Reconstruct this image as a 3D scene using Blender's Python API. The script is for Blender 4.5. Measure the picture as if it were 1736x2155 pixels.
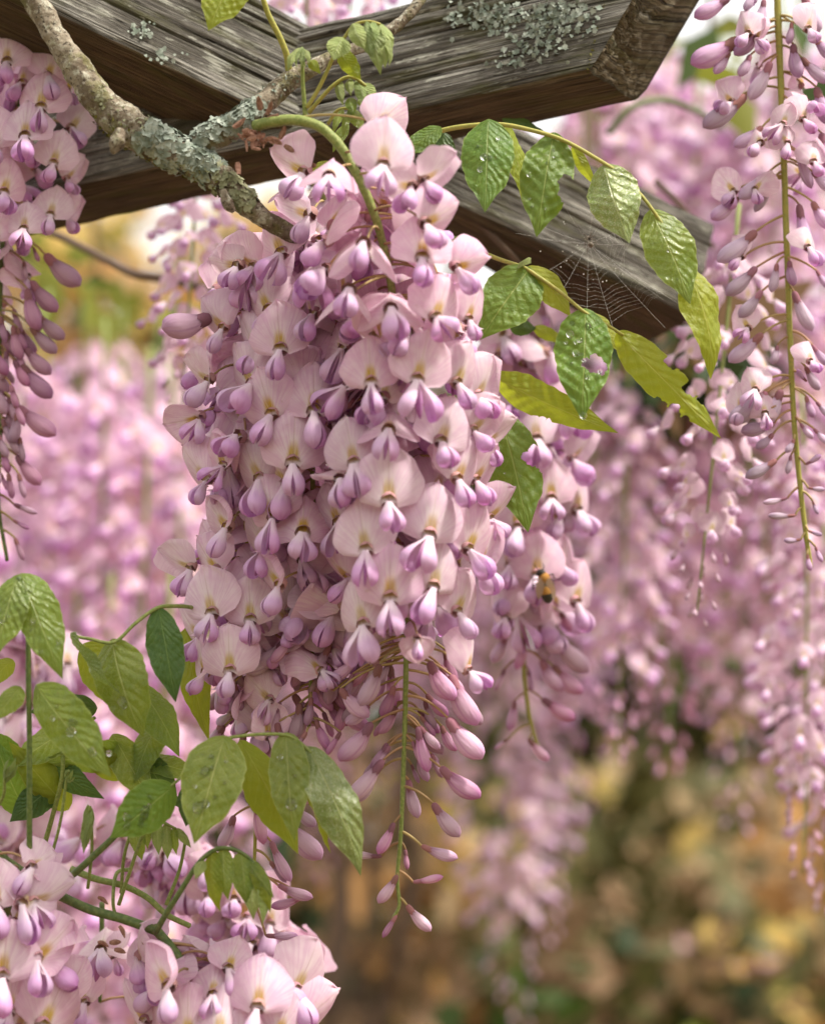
import bpy, math, random
import numpy as np
from mathutils import Vector, Matrix, noise as mnoise

rng = random.Random(7)
nrng = np.random.default_rng(7)
S = bpy.context.scene
COL = S.collection
for o in list(bpy.data.objects):
    bpy.data.objects.remove(o)

# ------------------------------------------------------------------ camera, sky, sun, exposure
PITCH = math.radians(13)
CAM = Vector((0, 0, 1.5))
RIGHT = Vector((1, 0, 0))
FWD = Vector((0, math.cos(PITCH), math.sin(PITCH)))
UP = Vector((0, -math.sin(PITCH), math.cos(PITCH)))
FOC = 4485.0                      # focal length counted in units of the reading grid (1736 wide)
cam_d = bpy.data.cameras.new('camera')
cam = bpy.data.objects.new('camera', cam_d)
COL.objects.link(cam)
cam.location = CAM
cam.rotation_euler = (math.pi/2 + PITCH, 0, 0)
cam_d.sensor_fit = 'HORIZONTAL'
cam_d.sensor_width = 36.0
cam_d.lens = 36.0*FOC/1736.0
cam_d.clip_start = 0.02
cam_d.clip_end = 2000
cam_d.dof.use_dof = True
cam_d.dof.focus_distance = 0.756
cam_d.dof.aperture_fstop = cam_d.lens/12.0
cam_d.dof.aperture_blades = 0
S.camera = cam

SUN_EL, SUN_AZ = math.radians(56), math.radians(118)     # azimuth clockwise from +Y
w = bpy.data.worlds.new('World')
S.world = w
w.use_nodes = True
wn = w.node_tree
bg = wn.nodes['Background']
sky = wn.nodes.new('ShaderNodeTexSky')
sky.sky_type = 'NISHITA'
sky.sun_disc = False
sky.sun_elevation = SUN_EL
sky.sun_rotation = SUN_AZ
sky.air_density = 1.0
sky.dust_density = 10.0
sky.ozone_density = 0.3
cl = wn.nodes.new('ShaderNodeTexNoise'); cl.inputs['Scale'].default_value = 2.2; cl.inputs['Detail'].default_value = 4
cr_ = wn.nodes.new('ShaderNodeMapRange'); cr_.inputs[1].default_value = .3; cr_.inputs[2].default_value = .7
cr_.inputs[3].default_value = .72; cr_.inputs[4].default_value = .96
cm = wn.nodes.new('ShaderNodeMix'); cm.data_type = 'RGBA'
cm.inputs[7].default_value = (5.6, 5.45, 5.2, 1)          # bright thin overcast over the clear sky
tc = wn.nodes.new('ShaderNodeTexCoord')
wn.links.new(tc.outputs['Generated'], cl.inputs['Vector'])
wn.links.new(cl.outputs[0], cr_.inputs[0]); wn.links.new(cr_.outputs[0], cm.inputs[0])
wn.links.new(sky.outputs[0], cm.inputs[6]); wn.links.new(cm.outputs[2], bg.inputs[0])
bg.inputs[1].default_value = 0.105
sl = bpy.data.lights.new('sun', 'SUN')
sl.energy = 2.5
sl.angle = math.radians(7)
sl.color = (1.0, 0.94, 0.85)
sun = bpy.data.objects.new('sun', sl)
COL.objects.link(sun)
sdir = Vector((math.sin(SUN_AZ)*math.cos(SUN_EL), math.cos(SUN_AZ)*math.cos(SUN_EL), math.sin(SUN_EL)))
sun.rotation_euler = sdir.to_track_quat('Z', 'Y').to_euler()
sun.location = sdir*30
S.view_settings.view_transform = 'Standard'
S.view_settings.look = 'None'
S.view_settings.gamma = 1
S.view_settings.use_curve_mapping = False
S.view_settings.exposure = 1.32
S.cycles.max_bounces = 8
S.cycles.transparent_max_bounces = 8

# ------------------------------------------------------------------ helpers
def P(x, y, d):
    return CAM + FWD*d + RIGHT*((x-868.0)/FOC*d) - UP*((y-1077.5)/FOC*d)

def PX(d):                        # metres per reading-grid unit at a distance
    return d/FOC

VIEW = Matrix((RIGHT, UP, -FWD)).transposed()   # columns: right, up, towards the viewer

def mesh(name, verts, faces, mats, uv=None, fmat=None, smooth=True):
    me = bpy.data.meshes.new(name)
    me.from_pydata([tuple(v) for v in verts], [], faces)
    for m in mats:
        me.materials.append(m)
    if fmat is not None:
        me.polygons.foreach_set('material_index', np.asarray(fmat, dtype=np.int32))
    if uv is not None:
        l = me.uv_layers.new(name='UVMap')
        vi = np.empty(len(me.loops), dtype=np.int32)
        me.loops.foreach_get('vertex_index', vi)
        l.data.foreach_set('uv', np.asarray(uv, dtype=np.float32)[vi].ravel())
    if smooth:
        me.polygons.foreach_set('use_smooth', np.ones(len(me.polygons), dtype=bool))
    me.update()
    return me

WM = {}
def link(name, data, parent=None, M=None):
    o = bpy.data.objects.new(name, data)
    COL.objects.link(o)
    M = M.copy() if M is not None else (WM[parent.name].copy() if parent else Matrix())
    WM[o.name] = M
    if parent:
        o.parent = parent
        o.matrix_basis = WM[parent.name].inverted() @ M
    else:
        o.matrix_basis = M
    return o

def tag(o, label=None, cat=None, group=None, kind=None):
    for k, v in (('label', label), ('category', cat), ('group', group), ('kind', kind)):
        if v:
            o[k] = v
    return o

def thing(name, loc, label, cat, group=None):
    return tag(link(name, None, None, Matrix.Translation(loc)), label, cat, group)

def part_world(name, verts, faces, mats, parent, uv=None, fmat=None, kind=None, smooth=True):
    """a part given in world coordinates, stored in its parent's frame"""
    M = WM[parent.name]
    inv = np.array(M.inverted())
    v = np.asarray([tuple(p) for p in verts], dtype=float)
    v = v @ inv[:3, :3].T + inv[:3, 3]
    o = link(name, mesh(name, v, faces, mats, uv, fmat, smooth), parent, M)
    if kind:
        o['kind'] = kind
    return o

def grid_faces(nu, nv, closed=False, off=0):
    f = []
    cols = nu if closed else nu-1
    for j in range(nv-1):
        for i in range(cols):
            a = j*nu+i; b = j*nu+(i+1) % nu
            f.append((off+a, off+b, off+b+nu, off+a+nu))
    return f

def catmull(pts, n):
    """resample a polyline of tuples (any length) smoothly"""
    p = np.asarray(pts, dtype=float)
    p = np.vstack([2*p[0]-p[1], p, 2*p[-1]-p[-2]])
    out = []
    m = len(p)-3
    for t in np.linspace(0, m-1e-6, n):
        i = int(t); f = t-i
        a, b, c, d = p[i], p[i+1], p[i+2], p[i+3]
        out.append(.5*((2*b)+(c-a)*f+(2*a-5*b+4*c-d)*f*f+(3*b-a-3*c+d)*f**3))
    return np.array(out)

def tube(path, rad, sides=8, disp=None, cap=True):
    """swept tube: path Nx3, rad N; returns verts, faces, uv"""
    path = np.asarray(path, float)
    n = len(path)
    rad = np.broadcast_to(np.asarray(rad, float), (n,))
    tan = np.gradient(path, axis=0)
    tan /= np.linalg.norm(tan, axis=1)[:, None]+1e-12
    ref = np.array([0.31, 0.91, 0.27])
    nrm = np.cross(tan[0], ref); nrm /= np.linalg.norm(nrm)
    V = []; UV = []; L = 0
    for k in range(n):
        if k:
            L += np.linalg.norm(path[k]-path[k-1])
            nrm = nrm-tan[k]*np.dot(nrm, tan[k]); nrm /= np.linalg.norm(nrm)
        bn = np.cross(tan[k], nrm)
        for i in range(sides):
            a = 2*math.pi*i/sides
            d = nrm*math.cos(a)+bn*math.sin(a)
            r = rad[k]
            if disp:
                r = r*disp(k/(n-1), a, L, path[k]+d*r)
            V.append(path[k]+d*r)
            UV.append((i/sides, L))
    F = grid_faces(sides, n, True)
    if cap:
        for k, rev in ((0, True), (n-1, False)):
            V.append(path[k]+tan[k]*(rad[k]*.4*(-1 if rev else 1))); UV.append((.5, 0 if rev else L))
            c = len(V)-1
            for i in range(sides):
                a, b = k*sides+i, k*sides+(i+1) % sides
                F.append((b, a, c) if rev else (a, b, c))
    return np.array(V), F, UV

class Acc:
    """collects pieces of one mesh"""
    def __init__(self):
        self.v = []; self.f = []; self.uv = []; self.m = []; self.n = 0
    def add(self, v, f, uv=None, m=0):
        v = np.asarray(v, float)
        self.v.append(v)
        n = self.n
        self.f += [tuple(i+n for i in q) for q in f]
        self.uv.append(np.asarray(uv, float) if uv is not None else np.zeros((len(v), 2)))
        self.m += [m]*len(f) if isinstance(m, int) else list(m)
        self.n += len(v)
    def out(self):
        return np.vstack(self.v), self.f, np.vstack(self.uv), self.m

def xf(M, v):
    A = np.array(M)
    return np.asarray(v, float) @ A[:3, :3].T + A[:3, 3]

def fbm(p, oct=3):
    return mnoise.fractal(Vector(p), 1.0, 2.0, oct, noise_basis='PERLIN_ORIGINAL')

# ------------------------------------------------------------------ materials
class NT:
    def __init__(self, name):
        self.mat = bpy.data.materials.new(name)
        self.mat.use_nodes = True
        self.t = self.mat.node_tree
        self.b = self.t.nodes['Principled BSDF']
        self.o = self.t.nodes['Material Output']
    def set(self, sock, v):
        if hasattr(v, 'is_linked') or isinstance(v, bpy.types.NodeSocket):
            self.t.links.new(v, sock)
        elif isinstance(v, (tuple, list)) and len(v) == 3 and sock.type == 'RGBA':
            sock.default_value = (*v, 1)
        else:
            sock.default_value = v
    def m(self, op, a, b=0.0, c=0.0, clamp=False):
        n = self.t.nodes.new('ShaderNodeMath'); n.operation = op; n.use_clamp = clamp
        self.set(n.inputs[0], a); self.set(n.inputs[1], b); self.set(n.inputs[2], c)
        return n.outputs[0]
    def step(self, x, lo, hi, a=0.0, b=1.0):
        n = self.t.nodes.new('ShaderNodeMapRange'); n.interpolation_type = 'SMOOTHSTEP'
        self.set(n.inputs[0], x); n.inputs[1].default_value = lo; n.inputs[2].default_value = hi
        n.inputs[3].default_value = a; n.inputs[4].default_value = b
        return n.outputs[0]
    def mix(self, f, a, b, mode='MIX'):
        n = self.t.nodes.new('ShaderNodeMix'); n.data_type = 'RGBA'; n.blend_type = mode
        self.set(n.inputs[0], f); self.set(n.inputs[6], a); self.set(n.inputs[7], b)
        return n.outputs[2]
    def noise(self, vec, scale, detail=3, rough=.5, dist=0, color=False):
        n = self.t.nodes.new('ShaderNodeTexNoise')
        if vec is not None: self.set(n.inputs['Vector'], vec)
        n.inputs['Scale'].default_value = scale; n.inputs['Detail'].default_value = detail
        n.inputs['Roughness'].default_value = rough; n.inputs['Distortion'].default_value = dist
        return n.outputs[1 if color else 0]
    def voro(self, vec, scale, feature='F1', out='Distance'):
        n = self.t.nodes.new('ShaderNodeTexVoronoi'); n.feature = feature
        if vec is not None: self.set(n.inputs['Vector'], vec)
        n.inputs['Scale'].default_value = scale
        return n.outputs[out]
    def coord(self, k='Object'):
        return self.t.nodes.new('ShaderNodeTexCoord').outputs[k]
    def uv(self):
        s = self.t.nodes.new('ShaderNodeSeparateXYZ'); self.t.links.new(self.coord('UV'), s.inputs[0])
        return s.outputs[0], s.outputs[1]
    def vec(self, x, y, z=0.0):
        n = self.t.nodes.new('ShaderNodeCombineXYZ')
        for i, v in enumerate((x, y, z)): self.set(n.inputs[i], v)
        return n.outputs[0]
    def rand(self):
        return self.t.nodes.new('ShaderNodeObjectInfo').outputs['Random']
    def bump(self, h, strength, dist):
        n = self.t.nodes.new('ShaderNodeBump'); n.inputs['Strength'].default_value = strength
        n.inputs['Distance'].default_value = dist
        self.set(n.inputs['Height'], h)
        self.t.links.new(n.outputs[0], self.b.inputs['Normal'])
        return n.outputs[0]
    def hsv(self, col, h=.5, s=1., v=1.):
        n = self.t.nodes.new('ShaderNodeHueSaturation')
        self.set(n.inputs['Color'], col); self.set(n.inputs['Hue'], h)
        self.set(n.inputs['Saturation'], s); self.set(n.inputs['Value'], v)
        return n.outputs[0]
    def done(self, col, rough=.5, spec=.5, trans=0., tcol=None, **kw):
        self.set(self.b.inputs['Base Color'], col)
        self.set(self.b.inputs['Roughness'], rough)
        self.set(self.b.inputs['Specular IOR Level'], spec)
        for k, v in kw.items():
            self.set(self.b.inputs[k.replace('_', ' ')], v)
        if trans:
            tr = self.t.nodes.new('ShaderNodeBsdfTranslucent')
            self.set(tr.inputs[0], tcol if tcol is not None else col)
            mx = self.t.nodes.new('ShaderNodeMixShader')
            mx.inputs[0].default_value = trans
            self.t.links.new(self.b.outputs[0], mx.inputs[1]); self.t.links.new(tr.outputs[0], mx.inputs[2])
            self.t.links.new(mx.outputs[0], self.o.inputs[0])
        return self.mat

def mat_standard(name, pink, edge, white, far=False):
    n = NT(name)
    u, v = n.uv()
    du = n.m('ABSOLUTE', n.m('SUBTRACT', u, .5))
    ang = n.m('DIVIDE', n.m('SUBTRACT', u, .5), n.m('ADD', v, .12))
    r = n.rand()
    sv = n.noise(n.vec(n.m('MULTIPLY', ang, 22.), n.m('MULTIPLY', v, 1.6), n.m('MULTIPLY', r, 40.)), 1.0, 3, .6)
    blot = n.noise(n.vec(n.m('MULTIPLY', u, 4.), n.m('MULTIPLY', v, 4.), n.m('MULTIPLY', r, 90.)), 1.0, 2)
    c = n.mix(n.step(blot, .3, .75), pink, edge)
    rad = n.m('ADD', n.m('MULTIPLY', du, 1.5), n.m('MULTIPLY', n.m('ABSOLUTE', n.m('SUBTRACT', v, .42)), .9))
    c = n.mix(n.step(rad, .45, .85, 0, .55), c, edge)
    # pale zone rising from the claw
    pale = n.m('MULTIPLY', n.step(n.m('ADD', du, n.m('MULTIPLY', v, .10)), .05, .24, 1, 0), n.step(v, .3, .85, 1, 0))
    c = n.mix(n.m('MULTIPLY', pale, .6), c, white)
    c = n.mix(n.step(sv, .42, .66, 0, .5), c, tuple(x*y for x, y in zip(edge, (.86, .72, .86))))
    # yellow nectar guide in two dabs beside the midline
    ym = n.m('MULTIPLY', n.step(n.m('ADD', du, n.m('MULTIPLY', v, .10)), .06, .135, 1, 0),
             n.m('MULTIPLY', n.step(v, .02, .08), n.step(n.m('ADD', v, n.m('MULTIPLY', sv, .2)), .34, .56, 1, 0)))
    ym = n.m('MULTIPLY', ym, n.step(sv, .3, .6, .55, 1.0))
    c = n.mix(ym, c, (.60, .42, .11))
    mid = n.m('MULTIPLY', n.step(du, .002, .014, 1, 0), n.step(v, .6, .95, 1, .2))
    c = n.mix(n.m('MULTIPLY', mid, .35), c, (.50, .33, .28))
    c = n.hsv(c, n.step(r, 0, 1, .488, .508), n.step(n.m('FRACT', n.m('MULTIPLY', r, 7.3)), 0, 1, .82, 1.12), n.step(n.m('FRACT', n.m('MULTIPLY', r, 13.7)), 0, 1, .93, 1.03))
    if not far:
        n.bump(n.m('ADD', n.m('MULTIPLY', sv, .6), n.m('MULTIPLY', blot, .8)), .35, .0006)
    bru = n.step(n.noise(n.vec(n.m('MULTIPLY', u, 9.), n.m('MULTIPLY', v, 9.), n.m('MULTIPLY', r, 60.)), 1., 3, .6), .66, .74, 0, .28)
    c = n.mix(bru, c, (.55, .38, .30))
    return n.done(c, .5, .3, .42, n.hsv(c, .5, 1.2, 1.05))

def mat_wing(name, pale, deep, tipc):
    n = NT(name)
    u, v = n.uv()
    r = n.rand()
    sv = n.noise(n.vec(n.m('MULTIPLY', u, 9.), n.m('MULTIPLY', v, 1.6), n.m('MULTIPLY', r, 40.)), 1.0, 3, .6)
    g = n.m('ADD', v, n.m('MULTIPLY', n.m('SUBTRACT', sv, .5), .5))
    c = n.mix(n.step(g, .18, .68), pale, deep)
    c = n.mix(n.step(g, .72, 1.05, 0, .6), c, tipc)
    c = n.mix(n.step(sv, .5, .75, 0, .3), c, tuple(x*.8 for x in deep))
    c = n.hsv(c, n.step(r, 0, 1, .485, .51), n.step(n.m('FRACT', n.m('MULTIPLY', r, 7.3)), 0, 1, .8, 1.15), 1.0)
    n.bump(sv, .4, .0005)
    return n.done(c, .48, .3, .3, n.hsv(c, .5, 1.2, 1.))

def mat_bud(name, foot, mid, tip):
    n = NT(name)
    u, v = n.uv()
    r = n.rand()
    sv = n.noise(n.vec(n.m('MULTIPLY', u, 7.), n.m('MULTIPLY', v, 1.3), n.m('MULTIPLY', r, 40.)), 1.0, 4, .65)
    g = n.m('ADD', v, n.m('MULTIPLY', n.m('SUBTRACT', sv, .5), .45))
    c = n.mix(n.step(g, .12, .5), foot, mid)
    c = n.mix(n.step(g, .62, 1.0, 0, .85), c, tip)
    c = n.mix(n.step(sv, .54, .68, 0, .45), c, tuple(min(.9, x*1.22+.05) for x in mid))
    seam = n.step(n.m('ABSOLUTE', n.m('SUBTRACT', u, .33)), 0, .03, .7, 0)
    c = n.mix(seam, c, tip)
    c = n.hsv(c, n.step(r, 0, 1, .48, .512), n.step(n.m('FRACT', n.m('MULTIPLY', r, 7.3)), 0, 1, .75, 1.2), n.step(n.m('FRACT', n.m('MULTIPLY', r, 3.1)), 0, 1, .8, 1.05))
    n.bump(sv, .7, .0009)
    return n.done(c, .6, .2, .25, n.hsv(c, .5, 1.2, 1.))

def mat_simple(name, col, rough=.55, spec=.35, var=.0, scale=60., col2=None, trans=0., bump=.0, coat=0.):
    n = NT(name)
    c = col
    h = None
    if col2:
        h = n.noise(n.coord('Object'), scale, 4, .6)
        c = n.mix(n.step(h, .35, .68), col, col2)
    if var:
        r = n.rand()
        c = n.hsv(c, n.step(r, 0, 1, .5-var*.12, .5+var*.12), 1, n.step(n.m('FRACT', n.m('MULTIPLY', r, 7.7)), 0, 1, 1-var, 1+var))
    if bump and h:
        n.bump(h, .6, bump)
    kw = {'Coat_Weight': coat, 'Coat_Roughness': .2} if coat else {}
    return n.done(c, rough, spec, trans, None, **kw)

def mat_leaf(name, top, top2, vein, tcol, trans=.35, rough=.36, spec=.36, sheen=0.):
    n = NT(name)
    u, v = n.uv()
    r = n.rand()
    du = n.m('ABSOLUTE', n.m('SUBTRACT', u, .5))
    t = n.m('SUBTRACT', v, n.m('MULTIPLY', n.m('POWER', du, .85), .55))
    wob = n.noise(n.vec(n.m('MULTIPLY', u, 5.), n.m('MULTIPLY', v, 8.), n.m('MULTIPLY', r, 70.)), 1., 2)
    t = n.m('ADD', t, n.m('MULTIPLY', n.m('SUBTRACT', wob, .5), .12))
    ph = n.m('FRACT', n.m('MULTIPLY', t, n.step(r, 0, 1, 7.0, 10.0)))
    vn = n.step(n.m('ABSOLUTE', n.m('SUBTRACT', ph, .5)), 0.0, .06, 1, 0)
    vn = n.m('MULTIPLY', vn, n.step(du, .36, .47, 1, .2))
    midr = n.step(du, .006, .022, 1, 0)
    big = n.noise(n.vec(n.m('MULTIPLY', u, 3.), n.m('MULTIPLY', v, 5.), n.m('MULTIPLY', r, 50.)), 1., 4, .6)
    fine = n.noise(n.vec(n.m('MULTIPLY', u, 26.), n.m('MULTIPLY', v, 52.), r), 1., 3, .6)
    c = n.mix(n.step(big, .3, .7), top, top2)
    c = n.mix(n.step(fine, .42, .75, 0, .25), c, tuple(x*.6 for x in top))
    c = n.mix(n.m('MULTIPLY', vn, n.step(big, .3, .7, .25, .6)), c, vein)
    c = n.mix(n.m('MULTIPLY', midr, .8), c, vein)
    c = n.mix(n.step(du, .468, .495, 0, .6), c, vein)
    if sheen:
        sp = n.noise(n.vec(n.m('MULTIPLY', u, 40.), n.m('MULTIPLY', v, 70.), r), 1., 4, .7)
        c = n.mix(n.m('MULTIPLY', n.step(sp, .52, .66), sheen), c, (.62, .66, .5))  # gloss painted into the leaf colour as pale specks
    spots = n.step(n.noise(n.vec(n.m('MULTIPLY', u, 12.), n.m('MULTIPLY', v, 24.), n.m('MULTIPLY', r, 30.)), 1., 1), .71, .76, 0, .5)
    c = n.mix(spots, c, (.20, .13, .05))
    c = n.hsv(c, n.step(r, 0, 1, .487, .508), 1, n.step(n.m('FRACT', n.m('MULTIPLY', r, 7.7)), 0, 1, .85, 1.18))
    puck = n.m('MULTIPLY', n.step(n.m('ABSOLUTE', n.m('SUBTRACT', ph, .5)), 0, .5), n.step(big, .25, .75, .2, 1.4))
    h = n.m('ADD', n.m('MULTIPLY', puck, .55), n.m('ADD', n.m('MULTIPLY', big, 1.2), n.m('MULTIPLY', fine, .45)))
    n.bump(n.m('SUBTRACT', h, n.m('MULTIPLY', midr, .8)), .55, .0011)
    return n.done(c, n.step(fine, .3, .7, rough-.08, rough+.14), spec, trans, tcol)

M = {}
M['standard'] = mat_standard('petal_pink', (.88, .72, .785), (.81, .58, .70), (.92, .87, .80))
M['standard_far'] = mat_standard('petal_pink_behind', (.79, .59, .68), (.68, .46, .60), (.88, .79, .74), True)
M['wing'] = mat_wing('wing_lilac', (.86, .71, .80), (.71, .44, .71), (.54, .21, .52))
M['keel'] = mat_wing('keel_purple', (.74, .50, .66), (.60, .32, .56), (.36, .12, .32))
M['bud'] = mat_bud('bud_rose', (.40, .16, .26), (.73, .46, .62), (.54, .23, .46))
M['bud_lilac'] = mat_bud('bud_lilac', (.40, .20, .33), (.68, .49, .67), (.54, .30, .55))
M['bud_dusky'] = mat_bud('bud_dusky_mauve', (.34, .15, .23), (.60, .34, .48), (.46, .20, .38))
M['calyx'] = mat_simple('calyx_mauve', (.36, .17, .20), .7, .25, .2, 900, (.45, .26, .24))
M['calyx_bud'] = mat_simple('calyx_dark_mauve', (.20, .075, .10), .75, .2, .25, 900, (.34, .16, .17))
M['pedicel'] = mat_simple('pedicel_tan', (.38, .22, .12), .6, .3, .2, 500, (.34, .27, .10))
M['stem_green'] = mat_simple('stem_green', (.16, .21, .045), .55, .35, 0, 900, (.27, .30, .09), 0, .0004)
M['stem_dark'] = mat_simple('stem_dark_green', (.07, .11, .025), .5, .4, 0, 600, (.14, .18, .05), 0, .0003)
M['stem_yellow'] = mat_simple('stem_yellow_green', (.36, .32, .07), .55, .35, 0, 900, (.26, .27, .06), 0, .0003)
M['leaf'] = mat_leaf('leaf_green', (.085, .18, .026), (.14, .245, .036), (.30, .38, .11), (.26, .36, .03), .38)
M['leaf_bright'] = mat_leaf('leaf_yellow_green', (.19, .26, .022), (.26, .31, .03), (.42, .45, .11), (.42, .46, .03), .48)
M['leaf_olive'] = mat_leaf('leaf_olive', (.14, .215, .032), (.225, .295, .055), (.46, .52, .18), (.36, .46, .045), .42, .25, .55)
M['leaf_pale'] = mat_leaf('leaf_young_pale', (.23, .31, .095), (.31, .38, .13), (.45, .50, .27), (.30, .36, .08), .35, .5)
M['leaf_sheen'] = mat_leaf('leaf_painted_sheen', (.14, .22, .05), (.23, .30, .08), (.40, .46, .16), (.26, .34, .05), .28, .26, .7, .75)
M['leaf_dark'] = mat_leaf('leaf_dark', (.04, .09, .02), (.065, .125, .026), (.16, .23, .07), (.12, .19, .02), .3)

def mat_water():
    n = NT('water')
    return n.done((1, 1, 1), .02, .5, Transmission_Weight=1.0, IOR=1.33)
M['water'] = mat_water()

def mat_wood(name, base, light, dark, alg, lich):
    n = NT(name)
    u, v = n.uv()                      # metres along and round the beam
    wv = n.m('ADD', v, n.m('MULTIPLY', n.noise(n.vec(n.m('MULTIPLY', u, 14.), n.m('MULTIPLY', v, 40.)), 1., 2), .004))
    g1 = n.noise(n.vec(n.m('MULTIPLY', u, 11.), n.m('MULTIPLY', wv, 800.)), 1., 7, .72)
    g2 = n.noise(n.vec(n.m('MULTIPLY', u, 45.), n.m('MULTIPLY', wv, 2400.)), 1., 4, .7)
    big = n.noise(n.vec(n.m('MULTIPLY', u, 22.), n.m('MULTIPLY', v, 55.)), 1., 5, .6)
    pat = n.noise(n.vec(n.m('MULTIPLY', u, 70.), n.m('MULTIPLY', v, 190.), 3.7), 1., 6, .72, .4)
    c = n.mix(n.step(g1, .3, .7), dark, base)
    c = n.mix(n.m('MULTIPLY', n.step(big, .40, .62, 0, .85), n.step(g1, .40, .56)), c, light)
    c = n.mix(n.step(g2, .50, .60, 0, .9), c, tuple(x*.32 for x in dark))
    al = n.noise(n.vec(n.m('MULTIPLY', u, 30.), n.m('MULTIPLY', v, 80.), 9.), 1., 4, .6)
    c = n.mix(n.step(al, .48, .68, 0, alg), c, (.085, .085, .022))
    c = n.mix(n.m('MULTIPLY', n.m('MULTIPLY', n.step(pat, .56, .61), n.step(g1, .38, .52)), lich), c, (.50, .50, .42))
    crk = n.noise(n.vec(n.m('MULTIPLY', u, 7.), n.m('MULTIPLY', wv, 330.), 5.), 1., 2, .5, .3)
    ck = n.step(n.m('ABSOLUTE', n.m('SUBTRACT', crk, .5)), 0, .016, 1, 0)
    ck = n.m('MULTIPLY', ck, n.step(big, .35, .5))
    c = n.mix(n.m('MULTIPLY', ck, .9), c, (.012, .009, .006))
    h = n.m('ADD', n.m('MULTIPLY', g1, 1.), n.m('ADD', n.m('MULTIPLY', g2, .5), n.m('MULTIPLY', pat, .7)))
    n.bump(n.m('SUBTRACT', h, n.m('MULTIPLY', ck, 1.4)), .9, .0011)
    return n.done(c, .85, .2)
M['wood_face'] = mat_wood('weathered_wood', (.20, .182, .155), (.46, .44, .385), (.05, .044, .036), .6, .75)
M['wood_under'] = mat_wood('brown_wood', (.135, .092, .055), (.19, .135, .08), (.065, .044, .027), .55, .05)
M['wood_end'] = mat_wood('end_grain_wood', (.15, .115, .07), (.22, .18, .12), (.07, .052, .03), .75, .15)

def mat_bark():
    n = NT('vine_bark')
    co = n.coord('Object')
    big = n.noise(co, 95, 5, .65)
    pat = n.noise(co, 300, 6, .75, .3)
    v1 = n.voro(co, 520)
    c = n.mix(n.step(big, .35, .65), (.115, .085, .055), (.30, .255, .19))
    c = n.mix(n.step(pat, .52, .60, 0, .8), c, (.44, .43, .34))
    al = n.noise(co, 130, 4)
    c = n.mix(n.step(al, .5, .64, 0, .55), c, (.13, .13, .035))
    c = n.mix(n.step(n.noise(co, 800, 4, .7), .55, .63, 0, .85), c, (.035, .025, .018))
    n.bump(n.m('ADD', n.m('MULTIPLY', pat, 1.), n.m('MULTIPLY', v1, .5)), .9, .0012)
    return n.done(c, .85, .2)
M['bark'] = mat_bark()
M['bark_far'] = mat_simple('bark_brown', (.11, .075, .055), .85, .2, 0, 25, (.17, .12, .09))
M['lichen'] = mat_simple('lichen_grey_green', (.17, .205, .165), .95, .1, 0, 260, (.37, .405, .35))
M['lichen_olive'] = mat_simple('lichen_olive', (.17, .175, .095), .95, .1, 0, 260, (.34, .35, .23))
M['moss'] = mat_simple('moss', (.10, .10, .022), .95, .1, 0, 800, (.18, .165, .05))
M['bract'] = mat_simple('bract_brown', (.22, .11, .075), .85, .2, 0, 900, (.36, .21, .15), .2)
M['silk'] = mat_simple('silk', (.8, .78, .72), .4, .5)
M['bee_dark'] = mat_simple('bee_dark', (.035, .028, .02), .5, .4)
M['bee_gold'] = mat_simple('bee_gold', (.45, .22, .045), .8, .2, 0, 3000, (.33, .17, .05))
M['bee_wing'] = mat_simple('bee_wing', (.55, .42, .3), .3, .5, 0, 10, None, .6)
M['spider_brown'] = mat_simple('spider_brown', (.06, .045, .035), .6, .3, 0, 3000, (.35, .30, .24))
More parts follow.
